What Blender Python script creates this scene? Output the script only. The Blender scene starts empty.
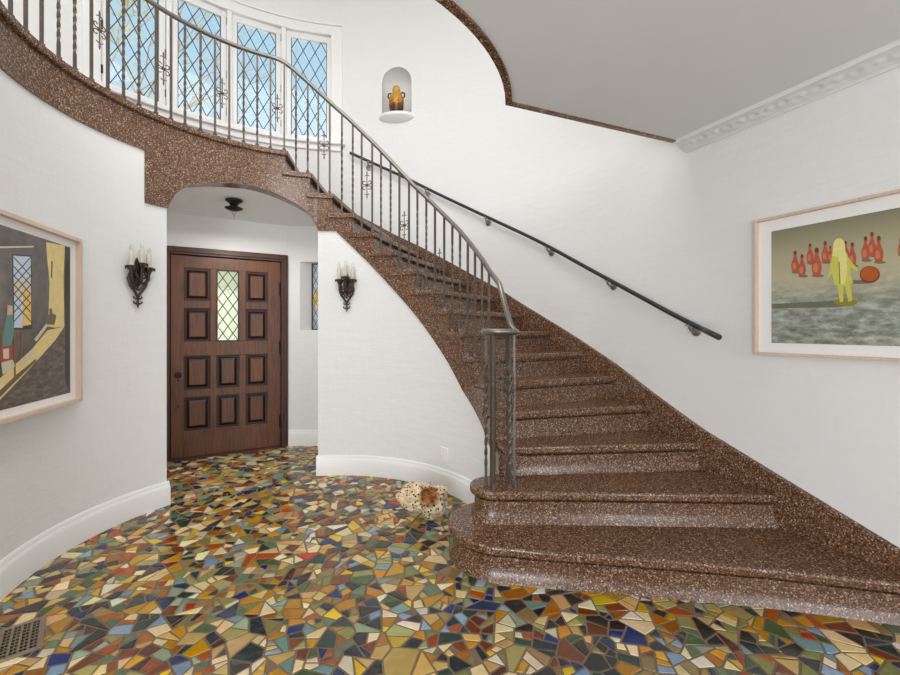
import bpy, math, random
import numpy as np
from mathutils import Vector, Matrix, noise

S = bpy.context.scene
COL = S.collection
PI = math.pi
random.seed(7)

# ------------------------------------------------------------------ camera
F, HZ, EYE = 430.0, 329.0, 1.30
cd = bpy.data.cameras.new('camera')
cam = bpy.data.objects.new('camera', cd)
COL.objects.link(cam)
cam.location = (0, 0, EYE)
cam.rotation_euler = (PI / 2, 0, 0)
cd.sensor_width = 36.0
cd.lens = F / 900 * 36
cd.shift_y = -(337.5 - HZ) / 900
cd.clip_start = 0.05
S.camera = cam

# ------------------------------------------------------------------ light
S.view_settings.view_transform = 'Standard'
S.view_settings.look = 'None'
S.view_settings.gamma = 1.0
S.view_settings.use_curve_mapping = False
S.view_settings.exposure = 0.54
w = bpy.data.worlds.new('sky')
S.world = w
w.use_nodes = True
nt = w.node_tree
nt.nodes.clear()
tc = nt.nodes.new('ShaderNodeTexCoord')
sx = nt.nodes.new('ShaderNodeSeparateXYZ')
nt.links.new(tc.outputs['Generated'], sx.inputs[0])
front = nt.nodes.new('ShaderNodeMapRange')
front.inputs['From Min'].default_value = 0.05
front.inputs['From Max'].default_value = 0.5
nt.links.new(sx.outputs['Y'], front.inputs['Value'])
elev = nt.nodes.new('ShaderNodeValToRGB')
er = elev.color_ramp
er.elements[0].position = 0.30
er.elements[0].color = (0.30, 0.31, 0.25, 1)
er.elements[1].position = 0.80
er.elements[1].color = (0.32, 0.50, 0.62, 1)
e = er.elements.new(0.47); e.color = (0.50, 0.53, 0.46, 1)
e = er.elements.new(0.53); e.color = (0.66, 0.70, 0.72, 1)
e = er.elements.new(0.66); e.color = (0.46, 0.57, 0.64, 1)
mr = nt.nodes.new('ShaderNodeMapRange')
mr.inputs['From Min'].default_value = -1
mr.inputs['From Max'].default_value = 1
nt.links.new(sx.outputs['Z'], mr.inputs['Value'])
nt.links.new(mr.outputs[0], elev.inputs[0])
mixw = nt.nodes.new('ShaderNodeMix')
mixw.data_type = 'RGBA'
nt.links.new(front.outputs[0], mixw.inputs['Factor'])
mixw.inputs['A'].default_value = (0.80, 0.81, 0.82, 1)
nt.links.new(elev.outputs[0], mixw.inputs['B'])
bg = nt.nodes.new('ShaderNodeBackground')
bg.inputs['Strength'].default_value = 1.0
nt.links.new(mixw.outputs['Result'], bg.inputs['Color'])
wo = nt.nodes.new('ShaderNodeOutputWorld')
nt.links.new(bg.outputs[0], wo.inputs[0])


def light(name, kind, loc, energy, color=(1, 1, 1), size=1.0, size_y=None, aim=None):
    l = bpy.data.lights.new(name, kind)
    l.energy = energy
    l.color = color
    if kind == 'AREA':
        l.shape = 'RECTANGLE'
        l.size = size
        l.size_y = size_y or size
    elif kind == 'POINT':
        l.shadow_soft_size = size
    elif kind == 'SUN':
        l.angle = size
    o = bpy.data.objects.new(name, l)
    COL.objects.link(o)
    o.location = loc
    if aim is not None:
        o.rotation_euler = (Vector(aim) - Vector(loc)).to_track_quat('-Z', 'Y').to_euler()
    return o


# daylight of the rear window, side window and bright sky, plus added fill lamps
light('daylight_rear_window', 'AREA', (2.8, -2.7, 1.45), 26, (0.97, 0.985, 1.0), 1.3, 1.9, (0.2, 3.0, 1.5))
light('rear_low_fill', 'AREA', (-1.2, -2.7, 0.8), 70, (0.95, 0.975, 1.0), 2.4, 1.3, (0.2, 0.6, 2.3))  # added fill low behind the camera, brightens the ceiling slab from below
light('stairwell_fill', 'AREA', (-0.8, 1.7, 5.3), 56, (1.0, 0.975, 0.94), 2.8, 2.2, (-0.9, 2.3, 0))  # added overhead fill inside the stairwell, stands for no window or fixture
light('side_window_daylight', 'AREA', (-0.9, 6.2, 1.9), 110, (0.97, 0.98, 1.0), 0.8, 0.8, (-1.6, 4.85, 1.65))
light('skylight_outdoors', 'AREA', (-4.2, 6.6, 9.6), 320, (0.94, 0.97, 1.0), 2.0, 2.0, (-1.6, 3.2, 2.0))
light('landing_fill', 'AREA', (0.6, -2.0, 3.9), 45, (1.0, 0.98, 0.955), 2.0, 1.2, (-1.2, 3.6, 2.8))  # added fill from the upper rear, brightens the terrazzo fascia and curved wall

# ------------------------------------------------------------------ materials


class NT:
    def __init__(s, name):
        s.m = bpy.data.materials.new(name)
        s.m.use_nodes = True
        s.t = s.m.node_tree
        s.b = s.t.nodes['Principled BSDF']
        s._o = None

    def n(s, kind, **kw):
        nd = s.t.nodes.new('ShaderNode' + kind)
        for k, v in kw.items():
            if hasattr(nd, k) and k not in nd.inputs:
                setattr(nd, k, v)
            else:
                nd.inputs[k].default_value = v
        return nd

    def l(s, a, b):
        s.t.links.new(a, b)

    def coord(s, scale=(1, 1, 1), rot=(0, 0, 0)):
        if s._o is None:
            s._o = s.n('TexCoord')
        mp = s.n('Mapping')
        mp.inputs['Scale'].default_value = scale
        mp.inputs['Rotation'].default_value = rot
        s.l(s._o.outputs['Object'], mp.inputs['Vector'])
        return mp.outputs[0]

    def math(s, op, a, b=None):
        nd = s.n('Math', operation=op)
        for i, v in enumerate((a, b)):
            if v is None:
                continue
            if isinstance(v, (int, float)):
                nd.inputs[i].default_value = v
            else:
                s.l(v, nd.inputs[i])
        return nd.outputs[0]

    def mix(s, f, a, b):
        nd = s.n('Mix', data_type='RGBA')
        for k, v in (('Factor', f), ('A', a), ('B', b)):
            i = nd.inputs[k] if k == 'Factor' else [x for x in nd.inputs if x.name == k and x.type == 'RGBA'][0]
            if isinstance(v, (int, float)):
                i.default_value = v
            elif isinstance(v, tuple):
                i.default_value = v + (1,) if len(v) == 3 else v
            else:
                s.l(v, i)
        return [x for x in nd.outputs if x.type == 'RGBA'][0]

    def ramp(s, f, stops, interp='LINEAR'):
        nd = s.n('ValToRGB')
        cr = nd.color_ramp
        cr.interpolation = interp
        while len(cr.elements) < len(stops):
            cr.elements.new(0.5)
        for el, (p, c) in zip(cr.elements, stops):
            el.position = p
        for el, (p, c) in zip(cr.elements, stops):
            el.color = c + (1,)
        s.l(f, nd.inputs[0])
        return nd.outputs[0]

    def bump(s, h, strength, dist=0.01):
        nd = s.n('Bump')
        nd.inputs['Strength'].default_value = strength
        nd.inputs['Distance'].default_value = dist
        s.l(h, nd.inputs['Height'])
        s.l(nd.outputs[0], s.b.inputs['Normal'])

    def set(s, color=None, rough=None, metal=None, spec=None, coat=None):
        for k, v in (('Base Color', color), ('Roughness', rough), ('Metallic', metal), ('Specular IOR Level', spec), ('Coat Weight', coat)):
            if v is None:
                continue
            if isinstance(v, tuple):
                s.b.inputs[k].default_value = v + (1,)
            elif isinstance(v, (int, float)):
                s.b.inputs[k].default_value = v
            else:
                s.l(v, s.b.inputs[k])
        return s


def lin(r, g, b):
    f = lambda c: (c / 255 / 12.92) if c / 255 <= 0.04045 else ((c / 255 + 0.055) / 1.055) ** 2.4
    return (f(r), f(g), f(b))


def simple(name, rgb, rough=0.5, metal=0.0, spec=0.5, var=0.06, scale=30):
    k = NT(name)
    nz = k.n('TexNoise', Scale=scale, Detail=3.0)
    k.l(k.coord(), nz.inputs['Vector'])
    c = lin(*rgb)
    col = k.mix(nz.outputs['Fac'], tuple(x * (1 - var) for x in c), tuple(min(1, x * (1 + var)) for x in c))
    k.set(col, rough, metal, spec)
    return k.m


def plaster(name, rgb, bmp=.35):
    k = NT(name)
    n1 = k.n('TexNoise', Scale=1.0, Detail=6.0, Roughness=0.65)
    k.l(k.coord((4, 4, 16)), n1.inputs['Vector'])
    n2 = k.n('TexNoise', Scale=1.0, Detail=4.0)
    k.l(k.coord((28, 28, 9)), n2.inputs['Vector'])
    h = k.math('ADD', n1.outputs['Fac'], k.math('MULTIPLY', n2.outputs['Fac'], 0.5))
    c = lin(*rgb)
    k.set(k.mix(n1.outputs['Fac'], tuple(x * 0.97 for x in c), tuple(min(1, x * 1.02) for x in c)), 0.75, 0, 0.3)
    k.bump(h, bmp, 0.012)
    return k.m


def terrazzo(name):
    k = NT(name)
    v = k.n('TexVoronoi', Scale=180.0)
    k.l(k.coord(), v.inputs['Vector'])
    sp = k.n('SeparateColor')
    k.l(v.outputs['Color'], sp.inputs[0])
    nz = k.n('TexNoise', Scale=2.2, Detail=4.0)
    k.l(k.coord(), nz.inputs['Vector'])
    chips = k.ramp(sp.outputs[0], [(0.0, (0.044, 0.019, 0.010)), (0.28, (0.092, 0.041, 0.021)), (0.50, (0.155, 0.076, 0.040)),
                                   (0.70, (0.235, 0.132, 0.076)), (0.85, (0.34, 0.22, 0.14)), (0.945, (0.50, 0.36, 0.26)), (0.985, (0.68, 0.54, 0.43))], 'CONSTANT')
    col = k.mix(nz.outputs['Fac'], chips, k.mix(0.35, chips, (0.165, 0.074, 0.036)))
    k.set(col, k.math('ADD', k.math('MULTIPLY', nz.outputs['Fac'], 0.22), 0.12), 0, 0.5)
    k.bump(sp.outputs[1], 0.05, 0.002)
    return k.m


def mosaic(name):
    k = NT(name)
    vec = k.coord((1.0, 1.22, 1.0), (0, 0, 0.5))
    wn = k.n('TexNoise', Scale=1.3, Detail=1.0)
    k.l(vec, wn.inputs['Vector'])
    add = k.n('VectorMath', operation='MULTIPLY_ADD')
    k.l(wn.outputs['Color'], add.inputs[0])
    add.inputs[1].default_value = (0.10, 0.10, 0)
    k.l(vec, add.inputs[2])
    vec = add.outputs[0]
    SC, SF = 9.6, 17.5

    def vor(scale, feat):
        v = k.n('TexVoronoi', voronoi_dimensions='2D', feature=feat)
        v.inputs['Scale'].default_value = scale
        k.l(vec, v.inputs['Vector'])
        return v
    c1, d1 = vor(SC, 'F1'), vor(SC, 'DISTANCE_TO_EDGE')
    c2, d2 = vor(SF, 'F1'), vor(SF, 'DISTANCE_TO_EDGE')
    s1, s2 = k.n('SeparateColor'), k.n('SeparateColor')
    k.l(c1.outputs['Color'], s1.inputs[0])
    k.l(c2.outputs['Color'], s2.inputs[0])
    fine = k.math('GREATER_THAN', s1.outputs[0], 0.52)
    e1 = k.math('DIVIDE', d1.outputs['Distance'], SC)
    e2 = k.math('ADD', k.math('DIVIDE', d2.outputs['Distance'], SF), k.math('MULTIPLY', k.math('SUBTRACT', 1.0, fine), 1.0))
    edge = k.math('MINIMUM', e1, e2)
    pick = k.math('ADD', k.math('MULTIPLY', s2.outputs[1], fine), k.math('MULTIPLY', s1.outputs[1], k.math('SUBTRACT', 1.0, fine)))
    tone = k.math('ADD', k.math('MULTIPLY', s2.outputs[2], fine), k.math('MULTIPLY', s1.outputs[2], k.math('SUBTRACT', 1.0, fine)))
    pal = [(226, 204, 164), (208, 178, 128), (196, 142, 72), (160, 96, 48), (182, 84, 48), (120, 60, 44), (52, 44, 40), (36, 42, 44),
           (44, 66, 58), (76, 98, 64), (128, 132, 80), (166, 160, 104), (120, 152, 150), (136, 160, 184), (36, 54, 118), (48, 62, 84),
           (226, 190, 70), (196, 72, 56), (214, 192, 150), (230, 222, 204), (146, 126, 92), (96, 122, 104), (186, 150, 100), (62, 44, 44)]
    wts = [6, 7, 7, 5, 5, 4, 5, 5, 5, 5, 6, 5, 4, 3.5, 3, 3, 3, 2, 6, 3, 5, 4, 5, 3]
    tot = sum(wts)
    stops, acc = [], 0
    for c, wgt in zip(pal, wts):
        stops.append((acc / tot, lin(*c)))
        acc += wgt
    col = k.ramp(pick, stops, 'CONSTANT')
    nz = k.n('TexNoise', Scale=22.0, Detail=4.0)
    k.l(k.coord(), nz.inputs['Vector'])
    hs = k.n('HueSaturation')
    k.l(col, hs.inputs['Color'])
    k.l(k.math('ADD', k.math('MULTIPLY', tone, 0.45), k.math('ADD', 0.55, k.math('MULTIPLY', nz.outputs['Fac'], 0.4))), hs.inputs['Value'])
    hs.inputs['Saturation'].default_value = 1.05
    g = k.n('MapRange')
    g.inputs['From Min'].default_value = 0.0030
    g.inputs['From Max'].default_value = 0.0052
    k.l(edge, g.inputs['Value'])
    grout = lin(122, 104, 82)
    k.set(k.mix(g.outputs[0], grout, hs.outputs['Color']), None, 0, 0.5)
    n3 = k.n('TexNoise', Scale=9.0, Detail=2.0)
    k.l(k.coord(), n3.inputs['Vector'])
    rg = k.math('ADD', k.math('MULTIPLY', k.math('SUBTRACT', 1.0, g.outputs[0]), 0.4), k.math('ADD', 0.10, k.math('MULTIPLY', tone, 0.16)))
    k.set(rough=rg)
    gh = k.n('MapRange')
    gh.inputs['From Min'].default_value = 0.001
    gh.inputs['From Max'].default_value = 0.011
    k.l(edge, gh.inputs['Value'])
    h = k.math('ADD', gh.outputs[0], k.math('ADD', k.math('MULTIPLY', n3.outputs['Fac'], 1.6), k.math('MULTIPLY', tone, 0.3)))
    k.bump(h, 0.45, 0.006)
    return k.m


def wood(name, dark, light_, rough=0.35, sc=(60, 60, 4)):
    k = NT(name)
    n1 = k.n('TexNoise', Scale=1.0, Detail=6.0, Roughness=0.6)
    k.l(k.coord(sc), n1.inputs['Vector'])
    n2 = k.n('TexNoise', Scale=3.0, Detail=3.0)
    k.l(k.coord(), n2.inputs['Vector'])
    f = k.math('ADD', k.math('MULTIPLY', n1.outputs['Fac'], 0.7), k.math('MULTIPLY', n2.outputs['Fac'], 0.5))
    k.set(k.ramp(f, [(0.35, lin(*dark)), (0.85, lin(*light_))]), k.math('ADD', rough, k.math('MULTIPLY', n2.outputs['Fac'], 0.15)), 0, 0.5)
    k.bump(n1.outputs['Fac'], 0.12, 0.003)
    return k.m


def glass(name, tint, gloss=1.0, rough=0.0):
    k = NT(name)
    t = k.n('BsdfTransparent')
    t.inputs[0].default_value = tint + (1,)
    gl = k.n('BsdfGlossy')
    gl.inputs['Roughness'].default_value = 0.05
    nz = k.n('TexNoise', Scale=14.0)
    k.l(k.coord(), nz.inputs['Vector'])
    fr = k.n('Fresnel')
    fr.inputs['IOR'].default_value = 1.45
    bp = k.n('Bump')
    bp.inputs['Strength'].default_value = 0.04
    bp.inputs['Distance'].default_value = 0.01
    k.l(nz.outputs['Fac'], bp.inputs['Height'])
    k.l(bp.outputs[0], gl.inputs['Normal'])
    mx = k.n('MixShader')
    k.l(k.math('MULTIPLY', k.math('MINIMUM', k.math('ADD', fr.outputs[0], 0.02), 0.5), gloss), mx.inputs[0])
    if rough:
        tr = k.n('BsdfTranslucent')
        tr.inputs[0].default_value = tint + (1,)
        m2 = k.n('MixShader')
        m2.inputs[0].default_value = rough
        k.l(t.outputs[0], m2.inputs[1])
        k.l(tr.outputs[0], m2.inputs[2])
        k.l(m2.outputs[0], mx.inputs[1])
    else:
        k.l(t.outputs[0], mx.inputs[1])
    k.l(gl.outputs[0], mx.inputs[2])
    k.l(mx.outputs[0], k.t.nodes['Material Output'].inputs[0])
    return k.m


M = {}
M['wall'] = plaster('white_plaster', (233, 233, 232))
M['slab'] = plaster('ceiling_plaster', (228, 230, 231), .06)
M['trim'] = simple('white_trim_paint', (238, 238, 237), 0.35, var=0.01)
M['terr'] = terrazzo('brown_terrazzo')
M['mosaic'] = mosaic('broken_tile_mosaic')
M['iron'] = simple('aged_iron', (98, 89, 79), 0.42, 0.5, var=0.35, scale=60)
M['rail'] = simple('worn_steel', (140, 136, 130), 0.3, 0.8, var=0.15, scale=25)
M['darkrail'] = simple('blackened_iron', (62, 60, 58), 0.4, 0.5, var=0.2)
M['black'] = simple('black_iron', (32, 29, 27), 0.5, 0.4, var=0.4, scale=80)
M['bronze'] = simple('dark_bronze', (76, 64, 54), 0.42, 0.6, var=0.6, scale=120)
M['lead'] = simple('lead_came', (58, 58, 58), 0.5, 0.5)
M['door'] = wood('oak_door', (58, 29, 14), (128, 80, 48), 0.30)
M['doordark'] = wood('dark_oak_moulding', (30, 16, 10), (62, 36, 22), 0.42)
M['casing'] = wood('door_casing_wood', (48, 24, 18), (92, 54, 40), 0.35)
M['ash'] = wood('pale_ash_frame', (202, 178, 158), (226, 206, 188), 0.5)
M['mat'] = simple('white_mat_board', (240, 238, 236), 0.8, var=0.01)
M['glass'] = glass('clear_leaded_glass', (0.95, 0.97, 0.98), .4)
M['doorglass'] = glass('textured_glass', (0.80, 0.82, 0.66), rough=0.14)
M['bulb'] = glass('bulb_glass', (0.96, 0.95, 0.93))
M['candle'] = simple('candle_sleeve', (206, 200, 190), 0.6, var=0.05)
M['plastic'] = simple('white_plastic', (240, 240, 238), 0.35, var=0.01)
M['slot'] = simple('dark_slot', (14, 14, 14), 0.9, 0, .1)
M['brass'] = simple('vent_brass', (146, 130, 112), 0.4, 0.6, var=0.2)
M['steel'] = simple('brushed_bracket_steel', (150, 146, 140), 0.35, 0.8, var=0.1)
M['bark'] = simple('tree_bark', (176, 166, 150), 0.9, var=0.2)
M['leafy'] = simple('yellow_leaves', (216, 210, 160), 0.8, var=0.25)

# ------------------------------------------------------------------ mesh helpers


class MB:
    def __init__(s):
        s.v, s.f, s.mi = [], [], []

    def add(s, verts, faces, mi=0):
        o = len(s.v)
        s.v += [tuple(map(float, p)) for p in verts]
        s.f += [tuple(o + i for i in f) for f in faces]
        s.mi += [mi] * len(faces)

    def box(s, lo, hi, mi=0, mat=None):
        v = [(x, y, z) for x in (lo[0], hi[0]) for y in (lo[1], hi[1]) for z in (lo[2], hi[2])]
        if mat is not None:
            v = [mat @ Vector(p) for p in v]
        s.add(v, [(0, 1, 3, 2), (4, 6, 7, 5), (0, 4, 5, 1), (2, 3, 7, 6), (0, 2, 6, 4), (1, 5, 7, 3)], mi)

    def prism(s, poly, z0, z1, mi=0, mat=None):
        n = len(poly)
        v = [(p[0], p[1], z0) for p in poly] + [(p[0], p[1], z1) for p in poly]
        if mat is not None:
            v = [mat @ Vector(p) for p in v]
        s.add(v, [tuple(range(n))[::-1], tuple(range(n, 2 * n))] + [(i, (i + 1) % n, n + (i + 1) % n, n + i) for i in range(n)], mi)

    def tube(s, pts, r, seg=8, mi=0, cap=True, mat=None):
        pts = [Vector(p) for p in pts]
        if mat is not None:
            pts = [mat @ p for p in pts]
        n = len(pts)
        rs = r if isinstance(r, (list, tuple)) else [r] * n
        t0 = (pts[1] - pts[0]).normalized()
        up = Vector((0, 0, 1)) if abs(t0.z) < 0.9 else Vector((1, 0, 0))
        a = t0.cross(up).normalized()
        v = []
        for i, p in enumerate(pts):
            t = (pts[min(i + 1, n - 1)] - pts[max(i - 1, 0)])
            if t.length < 1e-9:
                t = t0
            t = t.normalized()
            a = (a - t * a.dot(t))
            a = a.normalized() if a.length > 1e-6 else t.orthogonal().normalized()
            b = t.cross(a)
            for k in range(seg):
                th = 2 * PI * k / seg
                v.append(p + (a * math.cos(th) + b * math.sin(th)) * rs[i])
        f = []
        for i in range(n - 1):
            for k in range(seg):
                k2 = (k + 1) % seg
                f.append((i * seg + k, i * seg + k2, (i + 1) * seg + k2, (i + 1) * seg + k))
        if cap:
            f.append(tuple(range(seg))[::-1])
            f.append(tuple((n - 1) * seg + k for k in range(seg)))
        s.add(v, f, mi)

    def lathe(s, prof, c=(0, 0, 0), seg=24, mi=0, mat=None):
        v, f = [], []
        for r, z in prof:
            for k in range(seg):
                th = 2 * PI * k / seg
                p = Vector((c[0] + r * math.cos(th), c[1] + r * math.sin(th), c[2] + z))
                v.append(mat @ p if mat is not None else p)
        n = len(prof)
        for i in range(n - 1):
            for k in range(seg):
                k2 = (k + 1) % seg
                f.append((i * seg + k, i * seg + k2, (i + 1) * seg + k2, (i + 1) * seg + k))
        f.append(tuple(range(seg))[::-1])
        f.append(tuple((n - 1) * seg + k for k in range(seg)))
        s.add(v, f, mi)

    def strip(s, A, B, bot, top, mi=0, close=True):
        """solid wall between path A (room side) and path B (back), heights bot..top per sample"""
        n = len(A)
        bot = [bot] * n if isinstance(bot, (int, float)) else list(bot)
        top = [top] * n if isinstance(top, (int, float)) else list(top)
        v = []
        for a, b, lo, hi in zip(A, B, bot, top):
            v += [(a[0], a[1], lo), (a[0], a[1], hi), (b[0], b[1], lo), (b[0], b[1], hi)]
        f = []
        for i in range(n - 1):
            o, q = 4 * i, 4 * (i + 1)
            f += [(o, o + 1, q + 1, q), (o + 2, q + 2, q + 3, o + 3), (o + 1, o + 3, q + 3, q + 1), (o, q, q + 2, o + 2)]
        o = 4 * (n - 1)
        f += [(0, 2, 3, 1), (o, o + 1, o + 3, o + 2)]
        s.add(v, f, mi)

    def sweep(s, path, normals, prof, mi=0):
        """profile (out, z) swept along a plan path; out is along the room normal"""
        n, m = len(path), len(prof)
        v = [(p[0] + q[0] * o, p[1] + q[1] * o, z) for p, q in zip(path, normals) for o, z in prof]
        f = []
        for i in range(n - 1):
            for k in range(m):
                k2 = (k + 1) % m
                f.append((i * m + k, i * m + k2, (i + 1) * m + k2, (i + 1) * m + k))
        f += [tuple(range(m))[::-1], tuple((n - 1) * m + k for k in range(m))]
        s.add(v, f, mi)

    def build(s, name, mats, parent=None, smooth=None, bevel=0, local=False):
        if not isinstance(mats, (list, tuple)):
            mats = [mats]
        me = bpy.data.meshes.new(name)
        vs = s.v
        if parent is not None and not local:
            off = parent['_w'] if '_w' in parent else (0, 0, 0)
            vs = [(x - off[0], y - off[1], z - off[2]) for x, y, z in vs]
        me.from_pydata(vs, [], s.f)
        for m in mats:
            me.materials.append(m)
        me.polygons.foreach_set('material_index', s.mi)
        me.update()
        import bmesh
        bm = bmesh.new()
        bm.from_mesh(me)
        bmesh.ops.recalc_face_normals(bm, faces=bm.faces)
        bm.to_mesh(me)
        bm.free()
        if smooth is not None:
            me.polygons.foreach_set('use_smooth', [True] * len(me.polygons))
            me.set_sharp_from_angle(angle=math.radians(smooth))
        o = bpy.data.objects.new(name, me)
        COL.objects.link(o)
        if parent is not None:
            o.parent = parent
        if bevel:
            b = o.modifiers.new('bevel', 'BEVEL')
            b.width = bevel
            b.segments = 3
            b.limit_method = 'ANGLE'
            b.angle_limit = math.radians(40)
        return o


def tag(o, label=None, cat=None, group=None, kind=None):
    for k, v in (('label', label), ('category', cat), ('group', group), ('kind', kind)):
        if v:
            o[k] = v
    return o


def empty(name, loc, rz=0):
    o = bpy.data.objects.new(name, None)
    COL.objects.link(o)
    o.location = loc
    o.rotation_euler = (0, 0, rz)
    o.empty_display_size = 0.1
    o['_w'] = list(map(float, loc))
    return o


def copy_tree(o, parent=None):
    c = o.copy()
    COL.objects.link(c)
    if parent is not None:
        c.parent = parent
    for ch in list(o.children):
        copy_tree(ch, c)
    return c


# ------------------------------------------------------------------ plan geometry
CX, CY = -0.966, 2.544
RI, RO = 1.30, 2.53          # inner wall, outer wall
RSK = 2.50                   # face of the wall skirting
TD = 24.5                    # below this angle the outer wall runs straight


def P(R, d):
    t = math.radians(d)
    return (CX + R * math.cos(t), CY + R * math.sin(t))


def PO(R, d):
    if d < TD:
        R = R / math.cos(math.radians(d - TD))
    return P(R, d)


def ray_circle(px, R):
    """far hit of the sight line through column px with the cylinder of radius R: angle, depth"""
    k = (px - 450) / F
    a = k * k + 1
    b = -2 * (k * CX + CY)
    c = CX * CX + CY * CY - R * R
    D = max(b * b - 4 * a * c, 0)
    z = (-b + math.sqrt(D)) / (2 * a)
    return math.degrees(math.atan2(z - CY, k * z - CX)) % 360, z


def on(px, py, R):
    d, z = ray_circle(px, R)
    return d, EYE + (HZ - py) * z / F


def arange(a, b, step=2.0):
    n = max(2, int(abs(b - a) / step) + 2)
    return list(np.linspace(a, b, n))


def ring(Ra, Rb, ths):
    return [P(Ra, t) for t in ths], [P(Rb, t) for t in ths]


HN = {0: 0, 1: .185, 2: .37, 3: .553, 4: .737, 5: .92, 6: 1.10, 7: 1.28, 8: 1.455, 9: 1.63, 10: 1.805, 11: 1.98, 12: 2.155, 13: 2.33, 14: 2.503, 15: 2.677, 16: 2.848}
TI = {3: 7, 4: 14.8, 5: 21, 6: 26.5, 7: 32.8, 8: 41.0, 9: 49.2, 10: 58.2, 11: 66.9, 12: 76.0, 13: 84.6, 14: 92.9, 15: 101.3, 16: 110.4}
TO = {2: -3.5, 3: 6, 4: 14.7, 5: 22.3, 6: 30.9, 7: 39.4, 8: 47.2, 9: 54.1, 10: 61.1, 11: 68, 12: 75, 13: 82, 14: 89, 15: 96.5, 16: 104}
TOP = HN[16]
SLAB = 2.565

arch_px = [(166.7, 208.4), (168.5, 204), (171, 200), (175, 194.5), (180, 190), (186, 186.8), (193, 184.6), (203, 183.5), (213, 183.2), (230, 183.6), (246.7, 185), (258, 187.6),
           (269, 191), (278, 194.6), (286.7, 199), (296, 203.8), (304.4, 209.2), (309.5, 214), (313, 219.5), (316, 225), (318, 231)]
ARCH = sorted(on(x, y, RI) for x, y in arch_px)
A0, A1 = ARCH[0][0], ARCH[-1][0]
SPR, SPL = ARCH[0][1], ARCH[-1][1]
str_px = [(336, 231.3), (352, 246.5), (370, 264), (387, 282), (404.5, 301.3), (417, 316), (429.3, 332.5), (439, 346.5), (448, 360.5), (456, 375), (463.6, 390), (474, 406.5), (483, 424), (493, 452)]
STR = sorted([on(x, y, RI) for x, y in str_px] + [(11.0, 0.37), (5.0, 0.2), (A0 - 0.01, SPR)])
LED = ray_circle(144.4, RI)[0]


def arch_h(d):
    return float(np.interp(d, [a for a, _ in ARCH], [h for _, h in ARCH]))


def str_h(d):
    return float(np.interp(d, [a for a, _ in STR], [h for _, h in STR]))


END = 218.0

# ------------------------------------------------------------------ setting: floor, walls, ceiling


def clip(poly, px_, py_, nx_, ny_):
    """keep the side of the convex polygon where (p - (px,py)).n <= 0"""
    out = []
    m_ = len(poly)
    for i_ in range(m_):
        a_, c_ = poly[i_], poly[(i_ + 1) % m_]
        da = (a_[0] - px_) * nx_ + (a_[1] - py_) * ny_
        dc = (c_[0] - px_) * nx_ + (c_[1] - py_) * ny_
        if da <= 0:
            out.append(a_)
        if (da < 0 < dc) or (dc < 0 < da):
            t_ = da / (da - dc)
            out.append((a_[0] + (c_[0] - a_[0]) * t_, a_[1] + (c_[1] - a_[1]) * t_))
    return out


def area(p_):
    return abs(sum(p_[i_][0] * p_[(i_ + 1) % len(p_)][1] - p_[(i_ + 1) % len(p_)][0] * p_[i_][1] for i_ in range(len(p_)))) / 2


def inset(p_, d_):
    m_ = len(p_)
    out = []
    for i_ in range(m_):
        a_, v_, c_ = Vector(p_[i_ - 1]), Vector(p_[i_]), Vector(p_[(i_ + 1) % m_])
        e1_, e2_ = (v_ - a_), (c_ - v_)
        if e1_.length < 1e-5 or e2_.length < 1e-5:
            return None
        e1_.normalize(); e2_.normalize()
        n1_, n2_ = Vector((-e1_.y, e1_.x)), Vector((-e2_.y, e2_.x))
        q_ = n1_ + n2_
        q_ = q_ / max(.28, 1 + n1_.dot(n2_))
        out.append(tuple(v_ + q_ * d_))
    return out


def clean(p_, tol=.006):
    out = [p_[0]]
    for q_ in p_[1:]:
        if math.hypot(q_[0] - out[-1][0], q_[1] - out[-1][1]) > tol:
            out.append(q_)
    if len(out) > 2 and math.hypot(out[0][0] - out[-1][0], out[0][1] - out[-1][1]) < tol:
        out.pop()
    return out


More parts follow.
